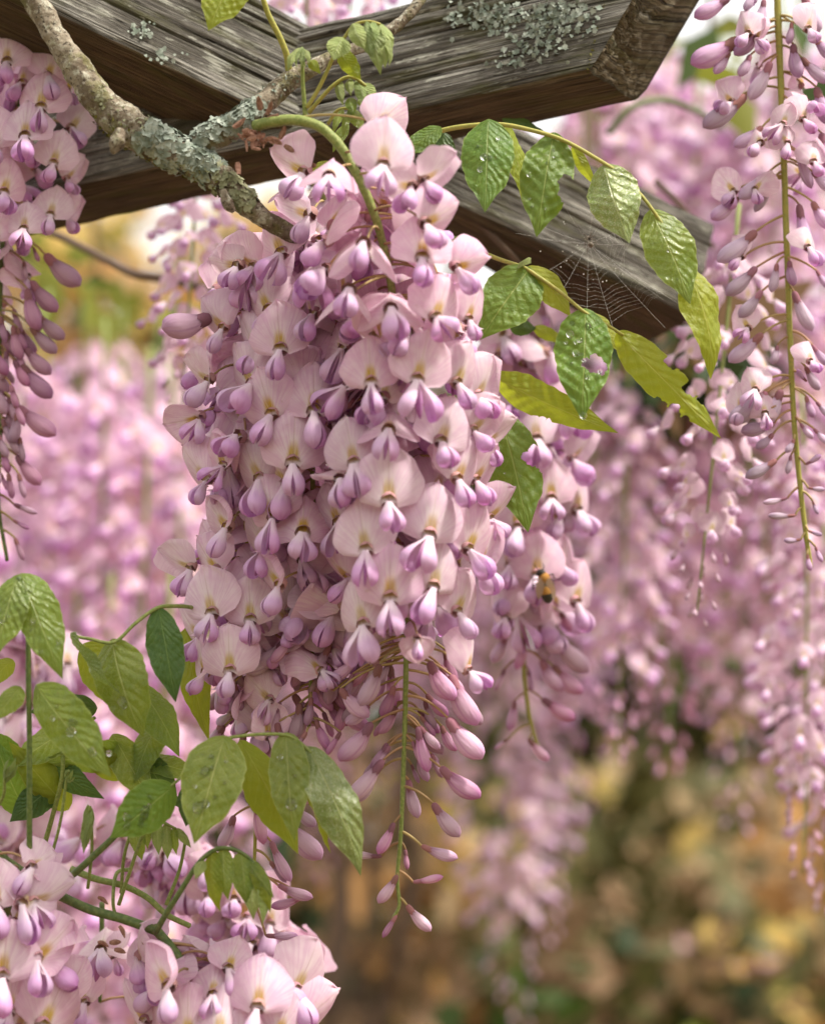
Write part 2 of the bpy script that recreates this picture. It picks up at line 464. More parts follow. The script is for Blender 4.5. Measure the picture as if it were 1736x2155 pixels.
# ------------------------------------------------------------------ beams of the pergola (large structure first)
def beam(name, front_low_a, front_low_b, H, W, label, mats, nl, cracks, seed, end_slant=0.0, end_skew=0.0, ext_a=0.0, ext_b=0.0):
    """front_low_a/b: the front lower edge; the beam rises by H and goes back by W"""
    a, b = Vector(front_low_a), Vector(front_low_b)
    ax = (b-a).normalized()
    a = a-ax*ext_a; b = b+ax*ext_b
    L = (b-a).length
    up = (Vector((0, 0, 1))-ax*ax.z).normalized()
    back = up.cross(ax)
    if back.y < 0: back = -back
    # perimeter: front face from top to bottom, underside to the back, back face up, top to the front
    nf, nu, nb = 84, 56, 10
    per = []
    for i in range(nf): per.append((0.0, H*(1-i/nf), 0))
    for i in range(nu): per.append((W*i/nu, 0.0, 1))
    for i in range(nb): per.append((W, H*i/nb, 2))
    for i in range(nb): per.append((W*(1-i/nb), H, 2))
    n = len(per)
    rnd = random.Random(seed)
    A = Acc()
    V = np.zeros((nl, n, 3)); UV = np.zeros((nl, n, 2))
    for j in range(nl):
        t = j/(nl-1)*L
        for i, (x, z, k) in enumerate(per):
            s = i/n*2*(H+W)
            d = 0.0
            if k < 2:
                d = .0005*fbm((t*20, s*420, seed), 3)+.0007*fbm((t*16, s*60, seed+7), 2)
                for (c0, t0, t1, dep, wd) in cracks:
                    if t0 < t < t1:
                        cz = c0*(H+W)+.0016*fbm((t*14, c0*50, seed), 2)+.0012*math.sin(t*23+c0*40)
                        fade = min(1, (t-t0)/.03, (t1-t)/.03)
                        q = (s-cz)/wd
                        if abs(q) < 1.4: d -= dep*fade*math.exp(-q*q*2.2)
            # worn arris
            e = 0.0016*(1+.7*fbm((t*40, k, seed+3), 2))
            xx, zz = x, z
            for cx, cz_, sx, sz in ((0, 0, 1, 1), (0, H, 1, -1), (W, 0, -1, 1), (W, H, -1, -1)):
                dx, dz = abs(x-cx), abs(z-cz_)
                q = dx+dz
                if q < 2*e:
                    k2 = (2*e-q)*.35
                    xx += sx*k2; zz += sz*k2
            nx, nz = ((-1, 0), (0, -1), (0, 0))[k]
            tt = t + (end_slant*(z/H)+end_skew*(x/W))*(t/L)**6
            V[j, i] = a+ax*tt+up*(zz+nz*d)+back*(xx+nx*d)
            UV[j, i] = (t, s)
    A.add(V.reshape(-1, 3), grid_faces(n, nl, True), UV.reshape(-1, 2),
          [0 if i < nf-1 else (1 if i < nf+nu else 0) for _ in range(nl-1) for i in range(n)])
    for end in (0, nl-1):            # end grain caps
        ring = V[end]; c = ring.mean(axis=0)
        K = 22
        cap = [ring]; uvs = [[(p[0], p[1]) for p in UV[end]]]
        for k in range(1, K+1):
            f = 1-k/K
            row = c+(ring-c)*max(f, .001)
            dd = np.array([.0016*fbm((px*300, pz*300, seed+5), 3)-.002*math.exp(-((fbm((px*60, pz*160, seed+11), 2))/.06)**2)
                           for px, pz in [((x-W/2)*f, (z-H/2)*f) for x, z, _ in per]])
            s = 1 if end else -1
            cap.append(row+np.array(ax)*dd[:, None]*s*min(1, k/2))
            uvs.append([((x-W/2)*f*.35, (z-H/2)*f+.3) for x, z, _ in per])
        cv = np.vstack(cap)
        fc = grid_faces(n, K+1, True)
        if not end: fc = [q[::-1] for q in fc]
        A.add(cv, fc, np.vstack(uvs), 2)
    v, f, uv, fm = A.out()
    t = thing('wooden_beam', (a+b)/2, label, 'beam')
    part_world('timber', v, f, mats, t, uv, fm)
    return t, a, ax, up, back

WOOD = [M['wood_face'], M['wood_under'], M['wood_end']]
A_L, A_R = P(50, 0, .765), P(1373, 629, .86)
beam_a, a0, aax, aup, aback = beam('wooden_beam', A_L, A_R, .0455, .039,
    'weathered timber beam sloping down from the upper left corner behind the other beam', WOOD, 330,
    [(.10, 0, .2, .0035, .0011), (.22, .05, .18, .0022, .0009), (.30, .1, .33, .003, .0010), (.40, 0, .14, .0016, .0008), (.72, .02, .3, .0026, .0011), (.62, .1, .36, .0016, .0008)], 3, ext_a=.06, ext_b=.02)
B_L, B_R = P(150, 398, .825), P(1240, 150, .775)
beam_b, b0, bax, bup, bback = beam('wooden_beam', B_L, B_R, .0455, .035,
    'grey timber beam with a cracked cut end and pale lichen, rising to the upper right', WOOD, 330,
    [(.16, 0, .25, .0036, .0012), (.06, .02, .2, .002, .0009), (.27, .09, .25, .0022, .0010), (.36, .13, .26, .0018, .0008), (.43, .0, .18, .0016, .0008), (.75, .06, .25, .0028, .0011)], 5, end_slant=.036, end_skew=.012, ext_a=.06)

def flakes(name, spots, mat, parent, size, n_rnd, flat=.35):
    """crusty lichen: many small lobed plates. spots = list of (point, normal)"""
    A = Acc()
    for (p, nr) in spots:
        s = size*n_rnd.uniform(.45, 1.25)
        nr = (Vector(nr)+Vector((n_rnd.gauss(0, flat), n_rnd.gauss(0, flat), n_rnd.gauss(0, flat)))).normalized()
        X = nr.orthogonal().normalized(); Y = nr.cross(X)
        th = n_rnd.uniform(0, 6.28); lob = n_rnd.choice((3, 4, 5, 6)); k = 16
        pv = [Vector(p)+nr*.0002]
        ph = n_rnd.uniform(0, 6)
        for i in range(k):
            a = th+2*math.pi*i/k
            r = s*(.70+.13*math.cos(lob*a+ph)+.11*math.cos((lob+2)*a+ph*3)+.14*n_rnd.uniform(-1, 1))
            pv.append(Vector(p)+X*(r*math.cos(a))+Y*(r*math.sin(a))+nr*(s*(.05+.14*n_rnd.random())))
        for i in range(k):
            a = th+2*math.pi*i/k
            pv.append(Vector(p)+(pv[1+i]-Vector(p))*.55+nr*(s*.02))
        f = [(0, 1+k+i, 1+k+(i+1) % k) for i in range(k)]+[(1+k+i, 1+i, 1+(i+1) % k, 1+k+(i+1) % k) for i in range(k)]
        A.add(pv, f)
    v, f, uv, fm = A.out()
    return part_world(name, v, f, [mat], parent, uv, fm, kind='stuff')

def spots_on_face(orig, ax, up, nrm, centres, rr):
    out = []
    for (px, py, rx, ry, cnt, dref) in centres:
        for _ in range(cnt):
            x, y = px+rr.gauss(0, rx), py+rr.gauss(0, ry)
            # intersect the view ray with the face plane
            d = (P(x, y, 1.0)-CAM)
            t = (orig-CAM).dot(nrm)/d.dot(nrm)
            out.append((CAM+d*t+nrm*.0006, nrm))
    return out
r1 = random.Random(11)
flakes('lichen_patch', spots_on_face(b0, bax, bup, -bback,
    [(1020, 28, 42, 16, 110, 0), (1060, 45, 30, 14, 60, 0), (1170, 40, 36, 26, 150, 0), (1120, 85, 30, 20, 100, 0), (1075, 125, 20, 14, 26, 0), (1200, 20, 26, 14, 40, 0), (985, 50, 30, 8, 14, 0)], r1), M['lichen'], beam_b, .0014, r1, .5)
flakes('lichen_patch', spots_on_face(a0, aax, aup, -aback,
    [(295, 62, 14, 9, 26, 0), (345, 110, 26, 12, 16, 0)], r1), M['lichen'], beam_a, .0012, r1, .2)
def end_spots(rr):
    out = []
    for _ in range(150):
        s = rr.random(); q = abs(rr.gauss(0, .12))
        p = P(1240, 150, .775)+bup*(.0455*s)+bax*(.018*s-.001)+bback*(q*.035)
        out.append((p, (bax*.8-bback*.6)))
    return out
flakes('moss', end_spots(r1), M['moss'], beam_b, .0009, r1, .7)

# ------------------------------------------------------------------ old woody branch forking in front of the beams
def branch_tube(pts, n, sides, amp, seed):
    c = catmull([(*P(x, y, d), .88*r*PX(d)) for (x, y, d, r) in pts], n)
    def disp(t, a, L, p):
        q = (p[0]*140, p[1]*140, p[2]*140+seed)
        q2 = (p[0]*420, p[1]*420, p[2]*420+seed)
        return 1+amp*fbm(q, 3)+amp*.45*fbm(q2, 2)
    return tube(c[:, :3], c[:, 3], sides, disp)
branch = thing('vine_branch', P(430, 325, .74), 'old woody wisteria branch crusted with grey green lichen, forking in front of the beams', 'branch')
limb1 = [(10, -80, .745, 27), (75, 5, .742, 28), (130, 95, .74, 31), (185, 178, .738, 37), (240, 243, .738, 44), (300, 285, .738, 46), (365, 320, .738, 42), (430, 352, .738, 38), (490, 402, .736, 31), (545, 450, .736, 25), (605, 487, .738, 21), (640, 505, .742, 17)]
limb2 = [(395, 318, .74, 20), (445, 288, .739, 33), (500, 262, .74, 31), (545, 225, .742, 27), (590, 185, .745, 26), (650, 145, .747, 20), (715, 115, .75, 16), (790, 82, .753, 15), (845, 45, .756, 13), (895, -15, .76, 14)]
for k, (pts, nn) in enumerate(((limb1, 260), (limb2, 220))):
    v, f, uv = branch_tube(pts, nn, 40, .17, 3*k)
    part_world('limb', v, f, [M['bark']], branch, uv)
v, f, uv = branch_tube([(252, 275, .728, 14), (245, 296, .726, 19), (240, 312, .726, 15), (238, 322, .727, 5)], 20, 20, .3, 9)
part_world('knob', v, f, [M['bark']], branch, uv)
v, f, uv = branch_tube([(470, 400, .73, 10), (478, 428, .729, 15), (492, 444, .73, 6)], 16, 16, .3, 12)
part_world('knob', v, f, [M['bark']], branch, uv)
v, f, uv = branch_tube([(548, 228, .73, 10), (545, 214, .729, 9), (541, 203, .729, 4)], 12, 12, .25, 15)
part_world('knob', v, f, [M['bark']], branch, uv)
def branch_spots(pts, t0, t1, cnt, rr, bias):
    c = catmull([(*P(x, y, d), r*PX(d)) for (x, y, d, r) in pts], 200)
    out = []
    for _ in range(cnt):
        i = int(rr.uniform(t0, t1)*198)
        p, q = Vector(c[i, :3]), Vector(c[i+1, :3])
        ax = (q-p).normalized()
        X = ax.cross(-FWD).normalized(); N = X.cross(ax).normalized()
        if N.dot(-FWD) < 0: N = -N
        if X.dot(UP) < 0: X = -X
        a = max(-1.45, min(1.45, rr.gauss(bias, .75)))
        nr = N*math.cos(a)+X*math.sin(a)
        out.append((p+nr*(c[i, 3]*.93), nr))
    return out
r2 = random.Random(21)
flakes('lichen_patch', branch_spots(limb1, .46, .68, 230, r2, .2), M['lichen'], branch, .0026, r2, .24)
flakes('lichen_patch', branch_spots(limb2, .06, .34, 150, r2, .45), M['lichen'], branch, .0023, r2, .24)
flakes('lichen_patch', branch_spots(limb1, .60, .80, 120, r2, .1), M['lichen_olive'], branch, .0021, r2, .3)
flakes('lichen_patch', branch_spots(limb2, .34, .56, 40, r2, .3), M['lichen'], branch, .0008, r2, .45)
flakes('lichen_patch', branch_spots(limb1, .28, .48, 90, r2, .0), M['lichen_olive'], branch, .0007, r2, .3)
flakes('moss', branch_spots(limb1, .34, .72, 130, r2, -1.2), M['moss'], branch, .0009, r2, .7)
# papery brown bracts at the fork
def bract(parent, x, y, d, dx, dy, dz, ln, wd, rr):
    o = P(x, y, d); Y = (RIGHT*dx-UP*dy-FWD*dz).normalized(); X = Y.cross(-FWD+Vector((rr.gauss(0, .3), 0, rr.gauss(0, .3)))).normalized(); N = X.cross(Y)
    V = []
    for j in range(7):
        t = j/6
        for i in range(5):
            u = i/2-1
            hw = wd*math.sin(math.pi*min(.96, t*.8+.16))**.8
            V.append(o+Y*(ln*t)+X*(u*hw)+N*(ln*.3*t*t-hw*.5*u*u+rr.uniform(-.06, .06)*wd))
    part_world('bract', V, grid_faces(5, 7), [M['bract']], parent)
for _ in range(34):
    bract(branch, 528+r2.gauss(0, 18), 284+r2.gauss(0, 9), .727+r2.uniform(-.003, .006), r2.uniform(-.1, 1), r2.uniform(-.3, .9), r2.uniform(-.2, .5), .0042*r2.uniform(.5, 1.3), .0008*r2.uniform(.7, 1.4), r2)
for (x, y, dx, dy) in ((560, 240, .5, -.8), (548, 232, -.1, -.9), (588, 292, .4, -.7), (598, 305, .6, .4), (640, 345, .7, .1), (500, 340, .1, .9), (560, 250, .9, -.2)):
    for _ in range(2):
        bract(branch, x, y, .727, dx, dy, .2, .005, .0010, r2)
# ------------------------------------------------------------------ flowers: shared petal meshes
def standard_mesh(name, seed, mat, nu=19, nv=15, fold=0., cup=0., bend=.25, crease=.07, wavy=.045, lop=0., roll_l=0., roll_r=0.):
    """banner petal, one unit wide: x across, y from claw to tip, z towards the viewer"""
    rr = random.Random(seed)
    prof_y = np.array([0, .03, .08, .16, .28, .42, .56, .70, .80, .88, .93, .955])
    prof_w = [.13, .28, .385, .455, .495, .50, .47, .385, .29, .18, .095, .0]
    V = []; UV = []
    p1, p2 = rr.uniform(0, 9), rr.uniform(0, 9)
    asy = rr.uniform(-.09, .09); nick = rr.uniform(.0, .05)
    for j in range(nv):
        v = j/(nv-1)
        vv = 1-(1-v)**1.25
        y = vv*.955
        hw = np.interp(y, prof_y, prof_w)
        for i in range(nu):
            u = i/(nu-1)*2-1
            ua = abs(u)
            x = u*hw*(1+asy*(1 if u > 0 else -1)*v)*(1+nick*math.sin(17*v+p1)*ua**4)
            yy = y-.10*ua**2.2*(1-v)**1.5+.035*(1-ua)**3*v**3
            yy += .02*math.sin(u*5+p1)*v
            z = -fold*abs(x)*1.0-cup*x*x*2.0-bend*y*y
            z += crease*math.exp(-abs(x)/.03)*(-.35)*(1-.5*v)
            z += wavy*(math.sin(3.1*u+p1+2*v)*ua**2+.6*math.sin(5.3*v*u+p2)*ua)
            z += .012*math.sin(9*u+7*v+p2)*ua**3
            z += lop*x
            e = max(0, ua-.55)/.45
            rl = roll_r if u > 0 else roll_l
            z += rl*e*e*.22
            rim = max(0, ua-.78)/.22
            z += (.05*math.sin(p2+4*v)-.035)*rim*rim
            z -= .05*max(0, v-.8)/.2*math.cos(p1+3*u)
            x *= 1-abs(rl)*e*e*.22
            V.append((x, yy*.85, z)); UV.append((.5+x, y/.955))
    return mesh(name, V, grid_faces(nu, nv), [mat], UV)

def wing_mesh(name, side, mat, ns=13, nt=9, seed=0, open_=.18, ln=.68, wd=.225, dp=.23, hook=.10):
    """half of the closed boat of wings: x to its side, y downwards negative, z to the viewer"""
    rr = random.Random(seed)
    V = []; UV = []
    for j in range(ns):
        s = j/(ns-1)
        r = float(np.interp(s, [0, .12, .3, .48, .64, .78, .89, .96, 1], [.26, .34, .60, .87, 1.0, .95, .76, .48, .10]))
        yc = -ln*s
        zc = .05*math.sin(math.pi*s)+hook*s*s
        for i in range(nt):
            th = math.pi*(i/(nt-1))-math.pi/2      # -90 back seam .. +90 front seam
            x = wd*r*math.cos(th)*.98+open_*.035*s*(math.sin(th)*.5+.5)
            z = dp*r*math.sin(th)
            x += .012*math.sin(6*s+th*2+seed)
            V.append((side*(x+.004), yc, z+zc)); UV.append((i/(nt-1)*.9+.05, s))
    f = grid_faces(nt, ns)
    if side < 0: f = [q[::-1] for q in f]
    return mesh(name, V, f, [mat], UV)

def keel_mesh(name, mat, ns=10, nt=8):
    V = []; UV = []
    for j in range(ns):
        s = j/(ns-1)
        r = math.sin(math.pi*(.05+.93*s))**.7
        for i in range(nt):
            a = 2*math.pi*i/nt
            V.append((.04*r*math.cos(a), -.66*s, .165*r*math.sin(a)+.13*s*s)); UV.append((i/nt, s))
    return mesh(name, V, grid_faces(nt, ns, True), [mat], UV)

def bud_geo(ns=14, nt=12, ln=1.0, wd=.23, dp=.19, curve=.16):
    V = []; UV = []
    for j in range(ns):
        s = j/(ns-1)
        r = float(np.interp(s, [0, .12, .25, .4, .55, .68, .8, .9, .96, 1], [.30, .40, .58, .80, .96, 1.0, .92, .70, .46, .12]))
        xc = curve*(s*s-.25*s)
        for i in range(nt):
            a = 2*math.pi*i/nt
            ridge = 1+.10*max(0, math.cos(a))**6
            V.append((xc+wd*r*math.cos(a)*ridge, -ln*s, dp*r*math.sin(a))); UV.append((i/nt, s))
    V.append((xc, -ln*1.01, 0)); UV.append((.5, 1))
    f = grid_faces(nt, ns, True)+[((ns-1)*nt+i, (ns-1)*nt+(i+1) % nt, ns*nt) for i in range(nt)]
    return V, f, UV

def calyx_geo(nt=10, ln=.17, r0=.035, r1=.115, lobes=True):
    """cup opening along -y, its foot at the origin"""
    V = []
    for j, (s, r) in enumerate(((0, r0*.6), (.12, r0+(r1-r0)*.55), (.4, r0+(r1-r0)*.95), (.8, r1), (1, r1*1.04))):
        for i in range(nt):
            a = 2*math.pi*i/nt
            e = (.18*(1 if i % 2 else -.4) if lobes and j == 4 else 0)
            V.append((r*math.cos(a), -ln*(s+e), r*math.sin(a)))
    return V, grid_faces(nt, 5, True)

STD = {}
def stdv(k, far=False):
    key = (k, far)
    if key not in STD:
        prm = {
            'flat': dict(fold=.16, cup=.12, bend=.14, wavy=.06),
            'round': dict(fold=.24, cup=.35, bend=.24, wavy=.06),
            'fold': dict(fold=.62, cup=.25, bend=.30, crease=.10),
            'tent': dict(fold=.85, cup=.30, bend=.35, crease=.12, wavy=.07),
            'curl': dict(fold=.15, cup=.2, bend=.25, roll_r=1.5, wavy=.05),
            'curll': dict(fold=.15, cup=.2, bend=.25, roll_l=1.5, wavy=.05),
            'wavy': dict(fold=.3, cup=.1, bend=.3, wavy=.13),
            'cupf': dict(fold=-.25, cup=-.35, bend=.05),
            'narrow': dict(fold=.9, cup=.6, bend=.5),
        }[k.rstrip('0123456789')]
        sd = sum(ord(c) for c in k)*7
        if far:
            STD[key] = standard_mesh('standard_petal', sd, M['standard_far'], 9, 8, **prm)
        else:
            STD[key] = standard_mesh('standard_petal', sd, M['standard'], 19, 16, **prm)
    return STD[key]
VARS = [b+str(i) for b in ('flat', 'round', 'fold', 'fold', 'tent', 'curl', 'curll', 'wavy', 'wavy', 'round', 'cupf') for i in range(4)]

WING = {(s, k): wing_mesh('wing_petal', s, M['wing'], seed=k, open_=(.2, .9, 2.2)[k], wd=(.225, .24, .215)[k], dp=(.225, .21, .235)[k], ln=(.68, .62, .72)[k]) for s in (-1, 1) for k in range(3)}
KEEL = keel_mesh('keel_petal', M['keel'])
bv, bf, buv = bud_geo()
BUD_L = [mesh('bud_petal', bv, bf, [M['bud_lilac']], buv)]
BUD = [mesh('bud_petal', bv, bf, [M['bud']], buv), mesh('bud_petal', *[(x) for x in bud_geo(curve=.26, wd=.25)[:2]], [M['bud']], bud_geo()[2])]
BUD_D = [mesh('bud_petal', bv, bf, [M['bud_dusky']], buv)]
bv2, bf2, buv2 = bud_geo(10, 8, wd=.17, dp=.15, curve=.05)
BUD_S = mesh('bud_petal', bv2, bf2, [M['bud_dusky']], buv2)

def frame(Y, Zhint):
    Y = Y.normalized()
    X = Y.cross(Zhint)
    if X.length < 1e-4: X = Y.orthogonal()
    X.normalize()
    Z = X.cross(Y)
    return X, Y, Z

def mat4(X, Y, Z, o, s=1.0):
    m = Matrix.Identity(4)
    for i, a in enumerate((X, Y, Z)):
        m[0][i], m[1][i], m[2][i] = a.x*s, a.y*s, a.z*s
    m[0][3], m[1][3], m[2][3] = o.x, o.y, o.z
    return m

def pedicel_path(a, b, sag, n=7):
    """from the stem a, outwards and a little up, then over to b"""
    a, b = Vector(a), Vector(b)
    ln = (b-a).length
    c = (a+b)/2+Vector((0, 0, 1))*ln*sag
    return [a*(1-t)**2+c*2*t*(1-t)+b*t*t for t in np.linspace(0, 1, n)]

class Raceme:
    """a hanging wisteria raceme: Empty > stem, flowers (> standard, wings, keel), buds (> petals)"""
    def __init__(self, axis, label, group=None, r0=8, r1=3, mat='stem_green', stem_n=60, name='wisteria_raceme'):
        # axis: (x, y, depth) readings from the top down
        self.ax = catmull(axis, 240)
        self.W = np.array([P(*p) for p in self.ax])
        self.t = thing(name, P(*axis[0]), label, 'flower cluster', group)
        c = catmull(axis, stem_n)
        n = len(c)
        rad = [ (r0+(r1-r0)*k/(n-1))*PX(c[k][2]) for k in range(n)]
        v, f, uv = tube([P(*p) for p in c], rad, 8, lambda t, a, L, p: 1+.10*fbm((p[0]*300, p[1]*300, p[2]*300), 2))
        part_world('stem', v, f, [M[mat]], self.t, uv)
    def at_y(self, y):
        i = int(np.argmin(abs(self.ax[:, 1]-y)))
        return self.ax[i], self.W[i]
    def flower(self, o, Y, Z, size, var=None, drop=None, wk=None, ped=True, up=28, cal_s=1.0, pet=True, rr=rng):
        """o: claw of the standard; Y: direction claw to tip; Z: the face's normal; size: width of the standard (m)"""
        X, Y, Z = frame(Y, Z)
        FM = mat4(X, Y, Z, o, size)
        inv = FM.inverted()
        if drop is None:
            g = Vector((0, 0, -1))
            drop = (g*.90+Z*rr.uniform(.25, .6)+X*rr.gauss(0, .26)).normalized()
        # calyx sits just behind the claw and opens forwards and down
        cd = (drop*.55+Z*.75).normalized()
        cpos = o-cd*(size*.17)
        A = Acc()
        cx, cy, cz = frame(-cd, Z)
        cv, cf = calyx_geo()
        A.add(xf(inv @ mat4(cx, cy, cz, cpos, size), cv), cf, None, 0)
        if ped:
            a, wpt = self.at_y(o_y(o)-up)
            path = pedicel_path(wpt, cpos, rr.uniform(.08, .34))
            v, f, uv = tube([tuple(p) for p in path], np.linspace(.00052, .00042, len(path)), 5, None)
            A.add(xf(inv, v), f, None, 1)
        v, f, uv, fm = A.out()
        fo = link('flower', mesh('flower', v, f, [M['calyx'], M['pedicel']], uv, fm), self.t, FM)
        if var is None: var = rr.choice(VARS)
        if pet:
            link('standard_petal', stdv(var), fo, FM)
        k = rr.randrange(3) if wk is None else wk
        wx, wy, wz = frame(-drop, Z)
        WMx = mat4(wx, wy, wz, o+Z*(size*.045)+drop*(size*.015), size*rr.uniform(.72, .95)) @ Matrix.Rotation(rr.gauss(0, .35), 4, 'Y') @ Matrix.Diagonal((rr.uniform(.8, 1.12), rr.uniform(.9, 1.1), rr.uniform(.85, 1.15), 1))
        spl = rr.choice((0, 0, .05, .15, .3))
        for s in (-1, 1):
            link('wing_petal', WING[(s, k)], fo, WMx @ Matrix.Rotation(s*spl, 4, 'Z') @ Matrix.Rotation(-s*spl*.6, 4, 'Y'))
        link('keel_petal', KEEL, fo, WMx)
        return fo
    def bud(self, a, b, width=.5, shade=0, up=20, small=False, zr=0.0):
        """closed flower from its calyx a to its tip b (world points)"""
        a, b = Vector(a), Vector(b)
        d = b-a; ln = d.length
        X, Y, Z = frame(-d, -FWD+RIGHT*zr)
        Mb = mat4(X, Y, Z, a, ln)
        inv = Mb.inverted()
        A = Acc()
        cv, cf = calyx_geo(10, .29, .035, .126*width/.5)
        A.add(xf(mat4(Vector((1, 0, 0)), Vector((0, 1, 0)), Vector((0, 0, 1)), Vector((0, .05, 0))), cv), cf, None, 0)
        _, wpt = self.at_y(o_y(a)-up)
        ap = a-d*.04
        v, f, uv = tube([tuple(p) for p in pedicel_path(wpt, ap, rng.uniform(.06, .34))], np.linspace(.00055, .00042, 7), 5)
        A.add(xf(inv, v), f, None, 1)
        v, f, uv, fm = A.out()
        bo = link('flower_bud', mesh('flower_bud', v, f, [M['calyx_bud'], M['pedicel']], uv, fm), self.t, Mb)
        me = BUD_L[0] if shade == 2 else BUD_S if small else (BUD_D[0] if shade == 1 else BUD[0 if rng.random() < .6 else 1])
        k = width/.46
        flip = -1 if (b-a).dot(RIGHT) < 0 else 1
        link('bud_petal', me, bo, Mb @ Matrix.Diagonal((k*flip*.92, .98, k*.92, 1)))
        return bo

def o_y(p):
    """reading-grid y of a world point"""
    d = (p-CAM).dot(FWD)
    return 1077.5-(p-CAM).dot(UP)/d*FOC

def o_x(p):
    d = (p-CAM).dot(FWD)
    return 868+(p-CAM).dot(RIGHT)/d*FOC

def rotv(roll, yaw, pitch):
    """claw-to-tip and normal of a listed flower: turned about its own midrib by yaw, leant by pitch, then rolled in view"""
    r, y, p = math.radians(roll), math.radians(yaw), math.radians(pitch)
    R = Matrix.Rotation(-r, 3, 'Z') @ Matrix.Rotation(p, 3, 'X') @ Matrix.Rotation(y, 3, 'Y')
    return VIEW @ (R @ Vector((0, 1, 0))), VIEW @ (R @ Vector((0, 0, 1)))

def listed(rac, L, R, lift=0.0):
    """flowers read off the photograph: (x, y of the claw, width, roll, yaw, pitch, variant, side drop, nearer)"""
    for q in L:
        x, y, wd, roll, yaw, pitch, var = q[:7]
        kd = q[7] if len(q) > 7 else None
        near = q[8] if len(q) > 8 else 0
        a, _ = rac.at_y(y)
        dx = max(-.98, min(.98, (x-a[0])/R))
        d = a[2]-(math.sqrt(1-dx*dx)*R*.85+near)*PX(a[2])-lift
        o = P(x, y, d)
        Y, Z = rotv(roll, yaw, pitch)
        drop = None
        if kd is not None:
            k = math.radians(kd)
            drop = (-UP*math.cos(k)+RIGHT*math.sin(k)-FWD*.30).normalized()
        rac.flower(o, Y, Z, wd*1.19*PX(d), var, drop)

def fill(rac, y0, y1, n, R, inner=.45, outer=.8, size=112, seed=1, back_only=False, taper=0.):
    size *= 1.12
    rr = random.Random(seed)
    for i in range(n):
        y = y0+(y1-y0)*(i+rr.random())/n
        a, wpt = rac.at_y(y)
        th = rr.uniform(0, math.tau)
        if back_only and math.sin(th) < -.2: th = -th
        k = 1-taper*(y-y0)/(y1-y0)
        rad = R*k*rr.uniform(inner, outer)
        dx, dz = math.cos(th), math.sin(th)
        d = a[2]+dz*rad*PX(a[2])
        o = P(a[0]+dx*rad, y, d)
        F = (RIGHT*dx+FWD*dz).normalized()
        F = (F+UP*rr.gauss(0, .3)+RIGHT*rr.gauss(0, .35)).normalized()
        Y = (UP-F*rr.uniform(-.2, 1.0)+F.cross(UP)*rr.gauss(0, .45)).normalized()
        Zf = (F-Y*F.dot(Y)).normalized()
        drop = (Vector((0, 0, -1))*rr.uniform(.6, 1)+Zf*rr.choice((.5, .3, -.2, -.35))+F.cross(UP)*rr.gauss(0, .35)).normalized()
        rac.flower(o, Y, Zf, size*rr.uniform(.84, 1.1)*PX(a[2]), None, drop, rr=rr)

def buds(rac, L, depth_off=0.0, shade=0):
    for q in L:
        x0, y0, x1, y1 = q[:4]
        wd = q[4] if len(q) > 4 else .46
        dz = q[5] if len(q) > 5 else -14
        a, _ = rac.at_y(y0)
        d = a[2]+dz*PX(a[2])+depth_off
        up = 12+abs(x0-a[0])*.35
        rac.bud(P(x0, y0, d), P(x1, y1, d-8*PX(d)), wd*.9, shade, up, small=(math.hypot(x1-x0, y1-y0) < 58))
# ------------------------------------------------------------------ the three racemes of the main cluster
rac1 = Raceme([(538, 264, .733), (575, 255, .727), (625, 252, .724), (672, 266, .722), (712, 302, .721), (745, 355, .721), (778, 425, .722), (800, 490, .724), (818, 570, .727), (833, 680, .733), (843, 790, .738), (850, 930, .742), (853, 1100, .744), (855, 1300, .746), (853, 1480, .746), (848, 1640, .746), (843, 1760, .746), (836, 1850, .746), (840, 1905, .746), (826, 1935, .746)],
    'pale pink wisteria raceme in sharp focus whose long bare tip hangs lowest in the middle', 'racemes of the main cluster', 12.5, 3.2, 'stem_green', 130)
rac2 = Raceme([(578, 292, .740), (592, 325, .742), (625, 350, .75), (672, 400, .76), (688, 470, .763), (680, 620, .763), (665, 800, .763), (658, 1000, .763), (660, 1180, .763), (657, 1350, .760), (654, 1440, .758), (650, 1530, .757)],
    'middle wisteria raceme of the main cluster, its green stem showing low between mauve buds', 'racemes of the main cluster', 8.5, 4, 'stem_green', 90)
rac3 = Raceme([(586, 300, .742), (600, 335, .75), (622, 400, .765), (600, 500, .77), (560, 600, .77), (525, 720, .77), (512, 900, .77), (518, 1100, .77), (530, 1260, .77), (539, 1420, .768), (538, 1600, .766), (537, 1760, .765), (534, 1850, .765), (530, 1890, .766)],
    'left wisteria raceme of the main cluster, its tip hanging behind the drooping leaves', 'racemes of the main cluster', 8, 3.2, 'stem_yellow', 90)

